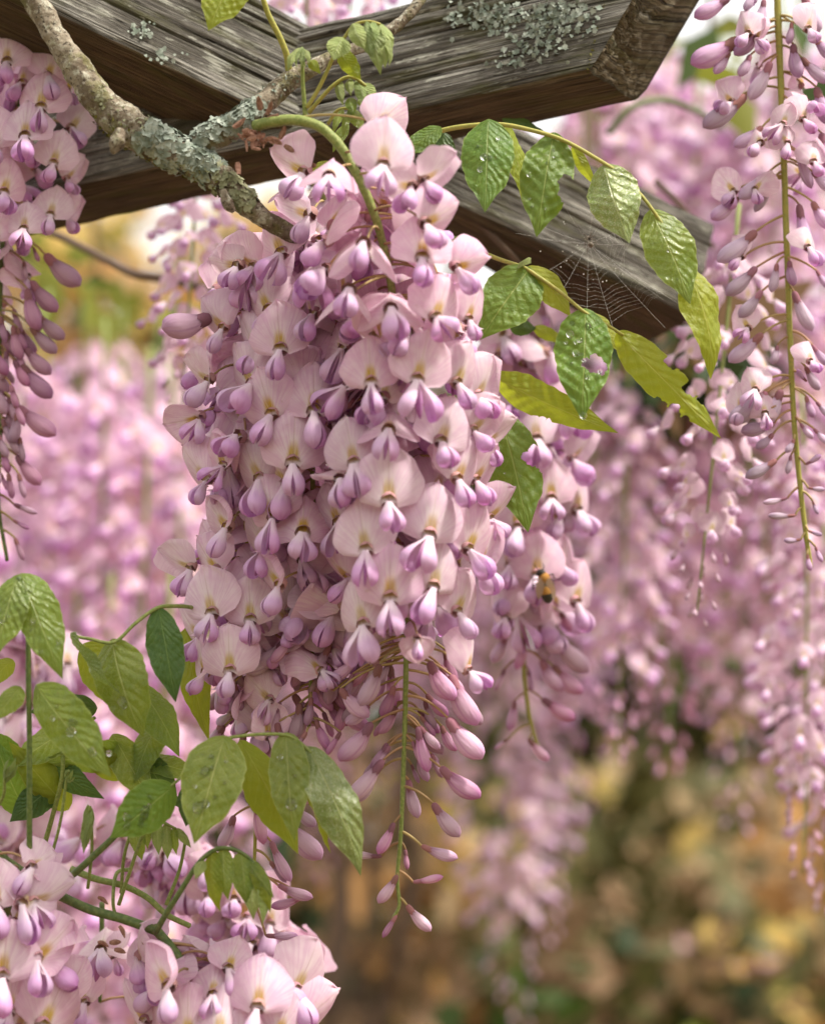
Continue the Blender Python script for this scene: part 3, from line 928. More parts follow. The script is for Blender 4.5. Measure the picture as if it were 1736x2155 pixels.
L1 = [
 # x, y, width, roll, yaw, pitch, variant, drop, nearer
 (792, 262, 96, 47, 12, -8, 'round1', 25, 30), (806, 348, 116, 4, 8, -2, 'flat1', -12, 60),
 (692, 372, 108, 8, 0, -42, 'fold1', 0, 20), (893, 378, 92, 62, 62, -6, 'curl1', 40, 20),
 (868, 392, 92, -80, -20, -30, 'flat2', -10, 0),
 (895, 470, 104, 62, 28, -18, 'round2', 20, 40), (765, 512, 122, 2, 0, -58, 'tent1', -10, 40),
 (888, 542, 114, 4, 6, -10, 'round3', -4, 50), (960, 562, 92, 78, 30, -20, 'round1', 30, 20),
 (917, 668, 104, 20, 16, -6, 'round2', 34, 60), (985, 672, 88, 22, 40, -4, 'flat2', 14, 30),
 (822, 650, 116, -2, 0, -50, 'fold2', 8, 40), (735, 610, 118, 6, 0, -66, 'tent2', -8, 40),
 (858, 700, 100, 12, 0, -46, 'fold3', -30, 20),
 (781, 806, 110, -4, -4, -8, 'flat2', 6, 60), (878, 800, 116, 14, 8, -3, 'flat3', 0, 70),
 (962, 806, 100, 26, 30, -6, 'round1', 25, 50), (1005, 832, 96, 34, 48, -5, 'curl2', 20, 20),
 (818, 905, 112, 0, 0, -46, 'fold1', -8, 70), (928, 930, 108, 20, 12, -6, 'round3', 12, 60),
 (995, 905, 92, 50, 40, -4, 'curl1', 30, 30),
 (745, 975, 108, -12, -8, -6, 'flat1', 10, 50), (715, 1010, 108, 8, 0, -58, 'wavy1', 6, 60),
 (962, 1008, 100, 30, 26, -6, 'round2', 16, 50), (1000, 1010, 92, 38, 45, -4, 'flat3', 20, 20),
 (818, 1055, 128, 0, 0, -4, 'flat2', 4, 80), (903, 1128, 122, 12, 8, -4, 'round1', -18, 80),
 (770, 1158, 116, -10, -6, -5, 'flat3', 0, 85), (985, 1156, 104, 30, 30, -4, 'round3', 32, 50),
 (1005, 1185, 96, 34, 44, -3, 'curl3', 24, 25),
 (912, 1236, 108, 14, 10, -6, 'round2', -16, 70), (821, 1262, 128, 0, 0, -4, 'flat1', 2, 95),
 (765, 1316, 112, -16, -20, -6, 'round1', 4, 75), (962, 1288, 98, 26, 30, -5, 'round3', 24, 60),
 (985, 1412, 92, 20, 64, -6, 'round2', 36, 40), (878, 1345, 64, 178, 0, -20, 'flat3', 0, 70),
 (1022, 930, 84, 60, 50, 0, 'flat1', 24, 0), (1030, 1090, 84, 52, 50, 0, 'round1', 24, 0),
]
listed(rac1, L1, 190)
fill(rac1, 420, 640, 16, 150, .5, .95, 104, 31, True)
fill(rac1, 640, 1300, 74, 178, .35, .85, 108, 32)
fill(rac1, 1180, 1400, 12, 150, .3, .7, 92, 33, True)
L2 = [
 (640, 362, 104, -64, -38, -14, 'round2', -30, 40), (652, 452, 106, -72, -34, -20, 'curl1', -18, 40),
 (592, 533, 108, -24, -22, -10, 'round3', -22, 40), (665, 585, 120, -16, 0, -48, 'fold2', -6, 60),
 (566, 652, 104, -30, -26, -8, 'round1', -10, 30), (660, 660, 96, -38, -38, -34, 'fold1', -10, 40),
 (590, 736, 114, -6, -6, -5, 'flat3', -8, 70), (722, 735, 102, -20, -24, -36, 'curl2', -20, 40),
 (661, 866, 120, -2, 0, -10, 'round3', -2, 70), (572, 873, 112, -20, -18, -5, 'flat2', -25, 60),
 (616, 975, 122, 2, 0, -5, 'flat1', 4, 80), (575, 1090, 106, -22, -18, -6, 'round2', -6, 70),
 (637, 1122, 120, 0, 0, -30, 'fold3', -4, 80), (712, 1100, 100, -26, -26, -10, 'curl1', 6, 50),
 (600, 1020, 100, -38, -34, -8, 'round1', 0, 30),
 (733, 1218, 96, -52, -52, -10, 'round2', -40, 50), (588, 1232, 100, -44, -42, -16, 'curl1', -6, 60),
 (640, 800, 100, 30, 20, -20, 'wavy2', 20, 10), (700, 890, 100, 24, 24, -20, 'wavy1', 20, 10),
]
listed(rac2, L2, 150)
fill(rac2, 460, 760, 24, 135, .3, .8, 104, 41)
fill(rac2, 760, 1330, 50, 150, .3, .85, 106, 42)
fill(rac2, 1300, 1440, 12, 105, .3, .8, 84, 43)
L3 = [
 (500, 560, 100, -78, -20, -30, 'round1', -20, 20), (535, 560, 92, -60, -40, -10, 'curll1', -15, 0),
 (540, 735, 96, -34, -42, -10, 'round2', -20, 10), (530, 808, 106, -32, -30, -10, 'round3', -30, 50),
 (440, 800, 88, -66, -50, -20, 'wavy1', -30, 10), (420, 880, 92, -100, -30, -20, 'cupf1', -20, 20),
 (500, 918, 110, -30, -10, -52, 'tent1', -26, 50), (436, 1010, 96, -46, -34, -5, 'round1', -20, 30),
 (546, 1008, 104, -30, -26, -5, 'round2', 0, 60), (470, 980, 80, -20, -30, 10, 'curl2', -40, 40),
 (478, 1110, 98, -46, -32, -22, 'curl3', -22, 30), (402, 1195, 88, -74, -52, -10, 'curll2', -20, 10),
 (446, 1292, 108, -14, -14, -5, 'flat3', -14, 60), (527, 1306, 102, -4, -6, -5, 'flat2', 0, 30),
 (560, 1150, 96, -36, -34, -10, 'curl1', -10, 40), (484, 1414, 106, -4, -4, -4, 'flat1', -6, 80),
 (432, 1416, 90, -24, -48, -6, 'curl2', -24, 50), (420, 1340, 84, -44, -34, -6, 'round3', -20, 10),
 (470, 690, 92, -50, -40, -10, 'wavy2', -20, 0), (455, 1200, 90, -40, -30, -10, 'round1', -14, 0),
]
listed(rac3, L3, 140)
fill(rac3, 540, 1000, 36, 125, .3, .85, 104, 51)
fill(rac3, 1000, 1400, 34, 128, .3, .9, 104, 52)
fill(rac3, 1400, 1560, 12, 90, .2, .9, 84, 53)

B1 = [(798, 1402, 772, 1492, .44, -60), (718, 1452, 765, 1520, .46), (905, 1396, 940, 1482, .5, -60), (950, 1425, 985, 1535, .46, -40),
 (945, 1515, 1005, 1606, .52, -50), (780, 1525, 728, 1612, .46, -40), (880, 1534, 893, 1628, .36, -10), (803, 1604, 742, 1692, .40, -20), (790, 1632, 758, 1694, .36, 10),
 (930, 1618, 1000, 1692, .44, -30), (860, 1645, 872, 1725, .40, 20), (913, 1694, 960, 1768, .46, -20), (828, 1735, 801, 1802, .40, -10), (800, 1803, 726, 1801, .28, 0),
 (890, 1782, 960, 1817, .36, -10), (853, 1790, 856, 1832, .46, 16), (872, 1857, 934, 1850, .32, 0), (835, 1845, 801, 1906, .42, -4), (858, 1908, 902, 1966, .42, 0), (833, 1928, 806, 1976, .40, 0),
 (822, 1405, 828, 1490, .4, 40), (880, 1590, 892, 1648, .4, 40), (700, 1452, 690, 1400, .36, 30), (760, 1395, 745, 1470, .5, 50), (985, 1470, 1005, 1530, .5, 30)]
buds(rac1, B1)
rq = random.Random(64)
for q in range(30):
    y = 1370+q*8+rq.uniform(-10, 10); k = 1-(q/30)*.6
    sd = rq.choice((-1, 1)); x = 853+sd*rq.uniform(25, 135)*k
    ln = rq.uniform(58, 84)*(1-.3*q/30); a_ = sd*rq.uniform(.05, .75)
    buds(rac1, [(x, y, x+ln*math.sin(a_), y+ln*math.cos(a_), rq.uniform(.36, .48), rq.uniform(-10, 60))], 0, rq.choice((0, 1, 1)))
for q in range(26):
    y = rq.uniform(1360, 1560); rc = rq.choice((rac2, rac3)); x = rc.at_y(y)[0][0]+rq.uniform(-75, 75)
    ln = rq.uniform(52, 82); a_ = rq.uniform(-.6, .6)
    buds(rc, [(x, y, x+ln*math.sin(a_), y+ln*math.cos(a_), rq.uniform(.36, .5), rq.uniform(-40, 40))], 0, 1)
B2 = [(682, 1250, 680, 1342, .34, -30), (700, 1320, 722, 1400, .46, -20), (665, 1445, 695, 1500, .4, 0), (655, 1470, 650, 1530, .4, -10), (665, 1518, 686, 1580, .4, -10), (642, 1490, 630, 1560, .4, 20), (672, 1395, 735, 1460, .4, 0),
 (700, 1475, 770, 1545, .42, 20), (610, 1345, 575, 1400, .42, -60), (640, 1390, 620, 1450, .4, 0), (700, 1420, 725, 1500, .45, 10)]
buds(rac2, B2, 0, 1)
B3 = [(598, 1352, 548, 1415, .5, -60), (580, 1390, 510, 1420, .56, -60), (540, 1690, 548, 1780, .36, -10), (570, 1815, 602, 1860, .42, -10), (572, 1775, 606, 1860, .34, -20), (588, 1865, 655, 1900, .36, -10), (635, 1890, 572, 1918, .34, 0),
 (492, 1720, 470, 1790, .46, 20), (600, 1730, 668, 1818, .5, 10), (560, 1550, 600, 1640, .5, 20), (470, 1520, 440, 1600, .5, 20), (500, 1640, 480, 1700, .45, 20), (575, 1600, 640, 1700, .5, 30), (562, 1970, 628, 1975, .34, 10), (480, 1440, 440, 1500, .5, 10), (620, 1700, 660, 1745, .5, 30)]
buds(rac3, B3)
rac3.bud(P(440, 668, .755), P(346, 706, .748), .58, 1, 10)      # lone closed flower at the left edge

# ------------------------------------------------------------------ racemes beside and just behind
racR = Raceme([(1633, -70, .795), (1640, 100, .795), (1648, 300, .795), (1655, 500, .795), (1662, 700, .795), (1672, 900, .795), (1690, 1080, .795), (1706, 1195, .795)],
    'sparse wisteria raceme at upper right with lilac buds along a bare yellow green stem', None, 8, 5, 'stem_yellow', 80)
def cr(L): return [tuple([1403+q[0]*.5644, q[1]*.5644, 1403+q[2]*.5644, q[3]*.5644]+list(q[4:])) for q in L]
BR = cr([(230, -10, 110, 78, .46), (322, -30, 300, 42, .5), (362, 0, 350, 102, .46), (352, 108, 262, 215, .47), (262, 148, 100, 258, .5), (310, 205, 280, 288, .5), (232, 195, 186, 280, .46), (385, 235, 322, 380, .42),
 (288, 360, 146, 490, .43), (425, 420, 402, 522, .42), (352, 475, 258, 558, .46), (372, 650, 280, 752, .46), (396, 668, 336, 796, .3), (262, 740, 174, 828, .5), (328, 866, 200, 990, .43), (330, 1000, 230, 1112, .43), (352, 1088, 278, 1192, .43),
 (352, 1248, 240, 1362, .43), (410, 985, 400, 1092, .4), (458, 975, 462, 1066, .5), (412, 1290, 402, 1362, .5), (368, 1468, 244, 1592, .46), (425, 1458, 376, 1590, .5), (396, 1580, 280, 1624, .5), (395, 1620, 340, 1680, .5), (475, 1640, 450, 1692, .5), (462, 1700, 455, 1770, .4), (405, 1718, 298, 1792, .4),
 (446, 1858, 358, 1882, .3), (476, 1922, 376, 1930, .3), (498, 2012, 436, 2022, .4), (525, 2070, 530, 2130, .45),
 (512, -20, 552, 126, .46), (465, 85, 462, 165, .43), (472, 168, 478, 292, .5), (506, 218, 596, 318, .43), (560, 330, 592, 470, .5), (460, 378, 460, 476, .36), (490, 568, 530, 706, .34), (545, 640, 610, 720, .45), (494, 768, 520, 950, .36), (545, 755, 602, 862, .5), (578, 500, 600, 640, .5), (552, 140, 620, 230, .5),
 (476, 1092, 530, 1240, .4), (560, 1010, 600, 1080, .4), (545, 1290, 600, 1370, .4), (520, 1370, 560, 1460, .45), (520, 1480, 540, 1560, .45), (560, 1500, 610, 1560, .4), (500, 1580, 540, 1640, .45), (550, 1600, 600, 1660, .4), (520, 1730, 580, 1700, .4), (530, 1820, 590, 1830, .4), (545, 1870, 560, 1920, .4), (530, 1980, 580, 2000, .4), (520, 1420, 480, 1380, .4), (555, 2040, 575, 2100, .4)])
buds(racR, BR, 0, 2)
listed(racR, [(1545, 402, 62, -38, -30, -5, 'cupf1', -30), (1590, 820, 62, -20, -20, -20, 'round1', -20), (1690, 250, 60, 20, 30, -10, 'round2', 20), (1575, 70, 66, -20, -30, -16, 'fold1', -30), (1540, 215, 66, -40, -40, -16, 'round3', -50), (1600, 300, 60, -10, -10, -30, 'tent1', -30), (1700, 60, 66, 20, 30, -10, 'flat1', 20), (1712, 340, 62, 10, 10, -20, 'curl1', 10), (1560, 540, 58, -30, -40, -20, 'wavy1', -40), (1575, 690, 58, -30, -30, -10, 'flat2', -40), (1560, 860, 64, -10, -20, -10, 'round1', -20), (1610, 870, 58, 0, 0, -20, 'fold2', 0), (1700, 520, 58, 10, 20, -20, 'round2', 20), (1705, 760, 56, 10, 20, -20, 'wavy2', 20)], 90)
fill(racR, -20, 420, 10, 95, .5, .95, 58, 66)

racL = Raceme([(66, 95, .814), (58, 130, .814), (40, 240, .814), (26, 340, .814), (8, 475, .814), (-2, 690, .814), (2, 860, .814), (-4, 1050, .814), (15, 1180, .814)],
    'lilac wisteria raceme under the upper left beam, plump mauve buds below its open flowers', None, 8, 4, 'stem_dark', 80)
listed(racL, [(86, 226, 93, 2, 0, -5, 'round1', 0, 30), (52, 286, 93, 0, 0, -12, 'round3', 4, 60), (8, 405, 86, 14, 20, -10, 'round2', 0, 20), (-12, 300, 90, 0, 0, -5, 'flat1', 0, 30), (150, 268, 75, 34, 10, -5, 'round2', 30, -20), (112, 344, 82, 14, 6, -5, 'flat2', -10, 30), (140, 375, 63, 50, 64, -6, 'curl1', 20, 0),
  (50, 482, 75, 0, 0, -14, 'round1', -10, 40), (106, 452, 73, 10, 6, -12, 'flat3', -4, 20), (140, 455, 55, 50, 66, -6, 'curl2', 20, 0), (14, 130, 86, 0, 0, -5, 'round2', 0, 20), (100, 160, 81, 20, 20, -5, 'round3', 16, 0), (140, 190, 72, 30, 40, -5, 'round1', 25, -20), (-10, 500, 75, 0, 0, -10, 'flat1', 0, 20)], 130)
fill(racL, 130, 500, 16, 100, .2, .8, 84, 61)
def cl(L): return [tuple([q[0]*.4773, 93.5+q[1]*.4772, q[2]*.4773, 93.5+q[3]*.4772]+list(q[4:])) for q in L]
buds(racL, cl([(205, 930, 338, 1082, .52), (140, 1048, 236, 1192, .5), (165, 1192, 272, 1314, .46), (140, 1246, 238, 1374, .44), (112, 1338, 212, 1468, .46), (58, 1245, 76, 1392, .42), (98, 1418, 214, 1574, .46), (82, 1600, 234, 1742, .46), (30, 1715, 84, 1812, .5), (78, 1818, 166, 1954, .46), (14, 1795, 34, 1892, .6), (66, 2030, 166, 2072, .4), (106, 960, 110, 1040, .5), (150, 900, 170, 960, .5), (40, 1560, 66, 1660, .5), (-20, 1500, 10, 1640, .5), (60, 2100, 130, 2140, .4)]), 0, 1)

fill(racL, 480, 640, 7, 80, .4, .9, 72, 62)
rq = random.Random(63)
for q in range(34):
    y = rq.uniform(560, 1150); k = 1-(y-560)/1400
    x = rq.uniform(-30, 62)*k
    buds(racL, [(x, y, x+rq.uniform(-6, 34)*k, y+rq.uniform(50, 92)*k, rq.uniform(.38, .52), rq.uniform(-50, 40))], 0, 1)
racM = Raceme([(1062, 560, .865), (1080, 640, .865), (1095, 760, .865), (1104, 1000, .865), (1100, 1250, .865), (1105, 1440, .865), (1122, 1540, .865), (1140, 1590, .865)],
    'slightly blurred pink wisteria raceme right of the main cluster, a bee resting on it', None, 7, 4, 'stem_yellow', 60)
listed(racM, [(1130, 925, 100, -6, 0, -10, 'round1', 0, 30), (1205, 965, 80, 50, 60, -5, 'curl1', 20, 10), (1215, 1075, 96, 10, 30, -5, 'round2', 20, 20), (1130, 1212, 104, 2, 0, -6, 'flat1', -4, 60), (1212, 1268, 96, 20, 30, -5, 'round3', 10, 40), (1075, 1190, 96, -14, -20, -5, 'round1', -10, 30), (1160, 1050, 96, 0, 0, -10, 'flat2', 0, 50), (1090, 1110, 92, -10, -10, -10, 'round2', 0, 40), (1180, 1190, 84, 20, 20, -20, 'fold1', 20, 20), (1195, 860, 92, 20, 20, -10, 'flat3', 10, 20), (1065, 1300, 80, -20, -30, -10, 'round2', -10, 20)], 118)
fill(racM, 640, 1330, 60, 112, .25, .85, 98, 71)
buds(racM, [(1163, 1337, 1231, 1424, .44), (1140, 1392, 1173, 1462, .5), (1166, 1404, 1215, 1470, .46), (1143, 1472, 1206, 1522, .46), (1083, 1477, 1078, 1540, .42), (1113, 1557, 1151, 1606, .4), (1068, 1557, 1040, 1578, .4), (1103, 1345, 1096, 1412, .36), (1138, 1330, 1142, 1392, .5), (1063, 1340, 1043, 1398, .5), (1062, 1410, 1043, 1455, .4), (1112, 1412, 1118, 1456, .4), (1180, 1290, 1200, 1330, .6)])

# ------------------------------------------------------------------ flowers low on the left
racE = Raceme([(322, 1952, .735), (352, 1985, .733), (390, 2030, .731), (430, 2080, .731), (470, 2140, .732), (500, 2210, .735), (515, 2300, .738)],
    'lower left wisteria raceme arching down from a thick green stem to the bottom edge', None, 11, 9, 'stem_dark', 60)
listed(racE, [(355, 2078, 118, -38, -20, -20, 'curl2', 10, 30), (448, 2095, 92, 0, 0, -34, 'fold2', 0, -20), (395, 2190, 122, -2, 0, -10, 'round1', 0, 60), (460, 2180, 118, 4, 0, -20, 'fold1', 0, 60), (542, 2122, 118, 4, -4, -14, 'round2', -14, 60),
  (592, 2060, 110, 62, 0, -34, 'curll1', 10, 0), (622, 2085, 116, 32, 26, -8, 'round3', 20, 20), (628, 2155, 116, 62, 26, -16, 'round1', 30, 40), (345, 2160, 104, -20, -30, -10, 'round3', 0, 0), (480, 2040, 88, 20, 0, -30, 'wavy1', 20, -40), (585, 2180, 100, 20, 10, -10, 'flat1', 10, 30), (305, 2150, 100, -40, -30, -10, 'round2', -20, -30), (500, 2230, 110, 0, 0, -10, 'flat2', 0, 60)], 150)
fill(racE, 2010, 2250, 30, 140, .3, .9, 100, 81, True)
buds(racE, [(522, 2040, 570, 2085, .7, -20)])
racF = Raceme([(-60, 1790, .735), (0, 1800, .735), (30, 1850, .735), (10, 1940, .735), (5, 2050, .735), (15, 2150, .735), (20, 2260, .735)],
    'pale wisteria flowers at the lower left edge below the wet leaves', None, 9, 7, 'stem_dark', 60)
listed(racF, [(66, 1826, 92, 70, 10, -48, 'curl1', -30, 0), (45, 1905, 110, 50, -10, -40, 'wavy1', 10, 30), (70, 1900, 104, 74, 30, -20, 'round1', 20, 10), (5, 2056, 124, 4, 0, -4, 'flat1', 4, 70), (76, 2018, 116, 52, 22, -18, 'curl2', 4, 50), (100, 2020, 100, 64, 60, -8, 'curll1', 60, 10), (90, 2160, 124, 26, 14, -8, 'round2', 10, 50), (20, 2130, 100, 0, 0, -10, 'round1', -10, 10), (-10, 1900, 100, 0, 0, -20, 'flat2', 10, 40), (140, 2090, 84, 34, 20, -10, 'round1', 20, -40), (40, 2170, 90, 10, 0, -10, 'wavy2', 10, 0)], 130)
fill(racF, 1850, 2240, 24, 120, .2, .9, 100, 91, True)
racG = Raceme([(215, 1900, .80), (214, 1960, .80), (214, 2020, .80), (210, 2110, .80)],
    'small purple tinged flowers hanging alone between the two lower left clusters', None, 6, 4, 'stem_dark', 20)
listed(racG, [(212, 2000, 96, 0, 0, -54, 'fold1', 0, 30), (240, 2015, 60, 40, 50, -10, 'flat2', 14, 0), (345, 2150, 80, -30, -20, -10, 'round2', -10, 0), (180, 2110, 80, -30, -20, -10, 'round1', -10, 0)], 90)
racH = Raceme([(250, 1720, .84), (330, 1800, .835), (420, 1870, .83), (500, 1930, .83), (560, 2000, .83), (600, 2080, .83)],
    'tangle of pale pink wisteria flowers behind the young drooping leaves at lower left', None, 7, 5, 'stem_dark', 40)
fill(racH, 1760, 2060, 64, 120, .1, 1.0, 98, 95)
buds(racH, [(520, 1905, 560, 1930, .5), (540, 1960, 505, 2000, .5), (560, 1990, 600, 2005, .5)])
racI = Raceme([(40, 1250, .90), (30, 1400, .90), (30, 1550, .90), (40, 1700, .90), (60, 1850, .90)],
    'blurred pink wisteria raceme behind the wet leaves at the left edge', None, 7, 5, 'stem_dark', 40)
fill(racI, 1300, 1850, 46, 120, .1, 1.0, 98, 97)
# ------------------------------------------------------------------ leaves
def leaflet(parent, base, tip, width, mat, twist=0., bend=.08, fold=.25, bites=(), drops=(), skew=0., wav=.03, seed=0, curl_tip=.0, label=None):
    """base, tip: (x, y, depth). width: half width as a share of the length. bites: (x -1..1, y 0..1, r) in leaf units."""
    b, t = P(*base), P(*tip)
    Y = (t-b); L = Y.length
    X, Y, Z = frame(Y, -FWD)
    Z = Matrix.Rotation(math.radians(twist), 3, Y) @ Z
    X = Y.cross(Z)
    rr = random.Random(seed+int(base[0]*7+base[1]*3))
    nu, nv = (31, 76) if bites else (17, 34)
    ph = rr.uniform(0, 6)
    ex, asl = rr.uniform(.54, .72), rr.uniform(-.10, .10)
    pk = ex/(ex+.95); nm = pk**ex*(1-pk)**.95
    def prof(v):
        return (max(v, 0)**ex*max(1-v, 0)**.95)/nm*(1-.35*max(0, v-.72)/.28)
    flat = []; UV = []
    for j in range(nv):
        v = j/(nv-1)
        hw = width*.9*prof(v)+.0015
        for i in range(nu):
            u = i/(nu-1)*2-1
            x = u*hw*(1+asl*(1 if u > 0 else -1)*(1-v))*(1+(.025*math.sin(v*24+ph)+.015*math.sin(v*61+ph*2))*abs(u))+.05*width*math.sin(v*3+ph)*v
            flat.append([x, v-.04*abs(u)*(1-v)+skew*0]); UV.append((.5+.5*u, v))
    faces = grid_faces(nu, nv)
    if bites:
        cell = 1.0/(nv-1)*1.0
        dead = np.zeros(len(flat), bool)
        for (bx, by, br) in bites:
            cx, cy = -bx*width, by
            ph2 = rr.uniform(0, 6)
            for k, (x, y) in enumerate(flat):
                dx, dy = x-cx, y-cy
                d = math.hypot(dx, dy); a = math.atan2(dy, dx)
                R = br*(1+.16*math.sin(3*a+ph2)+.12*math.sin(5*a+ph2*2)+.07*math.sin(11*a+ph2))
                if d < R:
                    if d > R-cell*1.25:
                        flat[k][0] = cx+dx/d*R; flat[k][1] = cy+dy/d*R
                    else:
                        dead[k] = True
        faces = [f for f in faces if not any(dead[i] for i in f)]
        used = sorted({i for f in faces for i in f}); mp = {k: n for n, k in enumerate(used)}
        flat = [flat[i] for i in used]; UV = [UV[i] for i in used]
        faces = [tuple(mp[i] for i in f) for f in faces]
    def zof(x, v):
        z = bend*4*v*(1-v)-fold*abs(x)*(1-.3*v)
        z += wav*(math.sin(v*11+ph+(2 if x > 0 else 0))*abs(x)/max(width, .01))
        z += .006*math.sin(v*57+abs(x)*40)*min(1, abs(x)/(.3*width))
        z -= curl_tip*max(0, v-.6)**2*3
        return z
    V = [(x, y, zof(x, y)) for x, y in flat]
    LM = mat4(X, Y, Z, b, L)
    o = link('leaflet', mesh('leaflet', V, faces, [mat], UV), parent, LM)
    if label: o['label'] = label
    for (dx, dy, dr) in drops:
        drop_on(o, LM, -dx*width*.8, dy, zof(dx*width*.8, dy), dr*1.3*PX(.735)/L, rr)
    return o

def drop_on(par, LM, x, y, z, r, rr):
    V = []; n, m = 14, 7
    sx, sy = rr.uniform(.8, 1.25), rr.uniform(.85, 1.4)
    for j in range(m):
        a = (j/(m-1))*math.pi/2
        for i in range(n):
            b = math.tau*i/n
            V.append((math.cos(a)*math.cos(b)*sx*(1+.1*math.sin(2*b+sx*9)), math.cos(a)*math.sin(b)*sy, math.sin(a)*.62))
    V += [(math.cos(math.tau*i/n)*.9*sx, math.sin(math.tau*i/n)*.9*sy, -.12) for i in range(n)]
    f = grid_faces(n, m, True)
    k = m*n
    f += [(k+i, i, (i+1) % n, k+(i+1) % n)[::-1] for i in range(n)]+[tuple(k+i for i in range(n))[::-1]]
    me = mesh('water_drop', np.array(V)*r, f, [M['water']])
    return link('water_drop', me, par, LM @ Matrix.Translation((x, y, z+.05*r)))

def stalk(parent, pts, r0, r1, mat='stem_green', n=40, name='stalk'):
    c = catmull(pts, n)
    rad = [(r0+(r1-r0)*k/(n-1))*PX(c[k][2]) for k in range(n)]
    v, f, uv = tube([P(*p) for p in c], rad, 8)
    return part_world(name, v, f, [M[mat]], parent, uv)

LG, LB, LO, LP, LZ, LD = M['leaf'], M['leaf_bright'], M['leaf_olive'], M['leaf_pale'], M['leaf_sheen'], M['leaf_dark']

def rnd_drops(n, seed, smin=2., smax=5.):
    r = random.Random(seed)
    return [(r.uniform(-.75, .75), r.uniform(.15, .8), r.uniform(smin, smax)) for _ in range(n)]

# upper right spray, hanging from under the beam
t = thing('compound_leaf', P(870, 300, .75), 'long green compound leaf arching right beneath the cut beam, one leaflet with painted white glaze', 'leaf', 'sprays of leaves')
stalk(t, [(845, 330, .76), (880, 292, .757), (930, 274, .755), (985, 264, .752), (1050, 261, .75), (1105, 270, .748), (1180, 292, .746), (1250, 330, .744), (1310, 370, .742), (1365, 430, .74), (1410, 500, .74), (1440, 570, .742)], 6, 3.2, 'stem_yellow')
leaflet(t, (1028, 255, .748), (1020, 446, .735), .285, LG, 8, .06, .22, drops=[(-.1, .43, 6), (.15, .44, 4), (-.25, .56, 4.5), (.45, .2, 4), (-.4, .3, 3)])
leaflet(t, (1072, 266, .756), (1098, 420, .752), .17, LB, -38, .05, .3)
leaflet(t, (1165, 284, .748), (1126, 498, .738), .265, LG, 4, .08, .16, bites=[(.80, .50, .10), (.95, .62, .09), (.7, .43, .05)], drops=rnd_drops(9, 5, 2, 4), wav=.05)
leaflet(t, (1205, 310, .75), (1254, 392, .748), .16, LB, 30, .04, .3)
leaflet(t, (1272, 350, .743), (1322, 512, .735), .34, LZ, 10, .10, .42, bites=[(-.35, .93, .05), (.35, .97, .035)], wav=.05)
leaflet(t, (1372, 446, .741), (1452, 640, .734), .275, LO, -4, .08, .2, drops=rnd_drops(8, 8, 1.6, 3), wav=.03)
leaflet(t, (1440, 555, .743), (1504, 794, .738), .20, LB, -26, .10, .3, wav=.04, curl_tip=.1)
leaflet(t, (925, 268, .753), (846, 330, .75), .27, LG, 20, .06, .2)
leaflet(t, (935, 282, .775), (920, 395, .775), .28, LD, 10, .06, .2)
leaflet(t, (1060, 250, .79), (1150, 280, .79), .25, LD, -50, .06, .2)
# middle right spray, bitten by insects
t = thing('compound_leaf', P(930, 500, .75), 'insect bitten compound leaf right of the main cluster, hung below the spider web', 'leaf', 'sprays of leaves')
stalk(t, [(900, 470, .77), (945, 505, .76), (1000, 525, .752), (1050, 545, .748), (1100, 562, .744), (1130, 580, .742), (1180, 615, .741), (1228, 655, .74), (1275, 682, .742), (1312, 705, .744)], 5.5, 3, 'stem_yellow')
leaflet(t, (1112, 567, .743), (1012, 716, .736), .36, LG, 6, .07, .15)
leaflet(t, (1116, 562, .744), (1202, 664, .742), .26, LB, -14, .07, .25)
leaflet(t, (1092, 553, .745), (1118, 552, .738), .40, LP, -40, .1, .3)
leaflet(t, (1232, 656, .74), (1228, 884, .728), .275, LG, 4, .05, .14, bites=[(.30, .50, .085), (.52, .53, .055), (.05, .49, .04)], drops=[(-.5, .12, 5), (.1, .14, 5), (-.6, .22, 6), (-.2, .28, 5), (-.35, .3, 4), (.2, .17, 4), (-.35, .4, 5), (-.15, .42, 5), (-.05, .47, 4), (.1, .62, 4), (-.5, .5, 4), (.6, .57, 4), (-.02, .96, 6), (-.75, .3, 3)], label='green leaflet with a ragged hole eaten through it')
leaflet(t, (1232, 658, .747), (1310, 742, .748), .24, LB, -30, .07, .25)
leaflet(t, (1306, 706, .744), (1516, 922, .738), .155, LB, 8, .06, .25, bites=[(1.05, .40, .075), (1.1, .49, .05), (.85, .62, .08), (.9, .74, .07), (-1.0, .64, .09), (-.95, .53, .05), (-.8, .75, .06)], wav=.03, label='yellow green leaflet with its edge eaten away')
leaflet(t, (1045, 796, .752), (1300, 912, .744), .15, LB, 18, .07, .25, bites=[(-1.1, .42, .055), (-.95, .49, .035)], wav=.03)
leaflet(t, (975, 500, .755), (930, 545, .75), .35, LG, 20, .07, .2)
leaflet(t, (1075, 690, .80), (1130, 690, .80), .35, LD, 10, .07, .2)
leaflet(t, (1125, 690, .80), (1190, 720, .80), .22, LB, 10, .07, .2)
t = thing('compound_leaf', P(1040, 830, .755), 'single dark green leaflet with a bite out of its right edge beside the main cluster', 'leaf', 'sprays of leaves')
stalk(t, [(1035, 800, .765), (1042, 830, .757), (1052, 872, .75)], 3, 2.5, 'stem_yellow', 14)
leaflet(t, (1052, 870, .75), (1112, 1120, .738), .255, LG, -4, .06, .2, bites=[(.72, .42, .09), (.9, .49, .06)], drops=rnd_drops(4, 3, 1.6, 2.6), label='dark green leaflet bitten on its right edge')

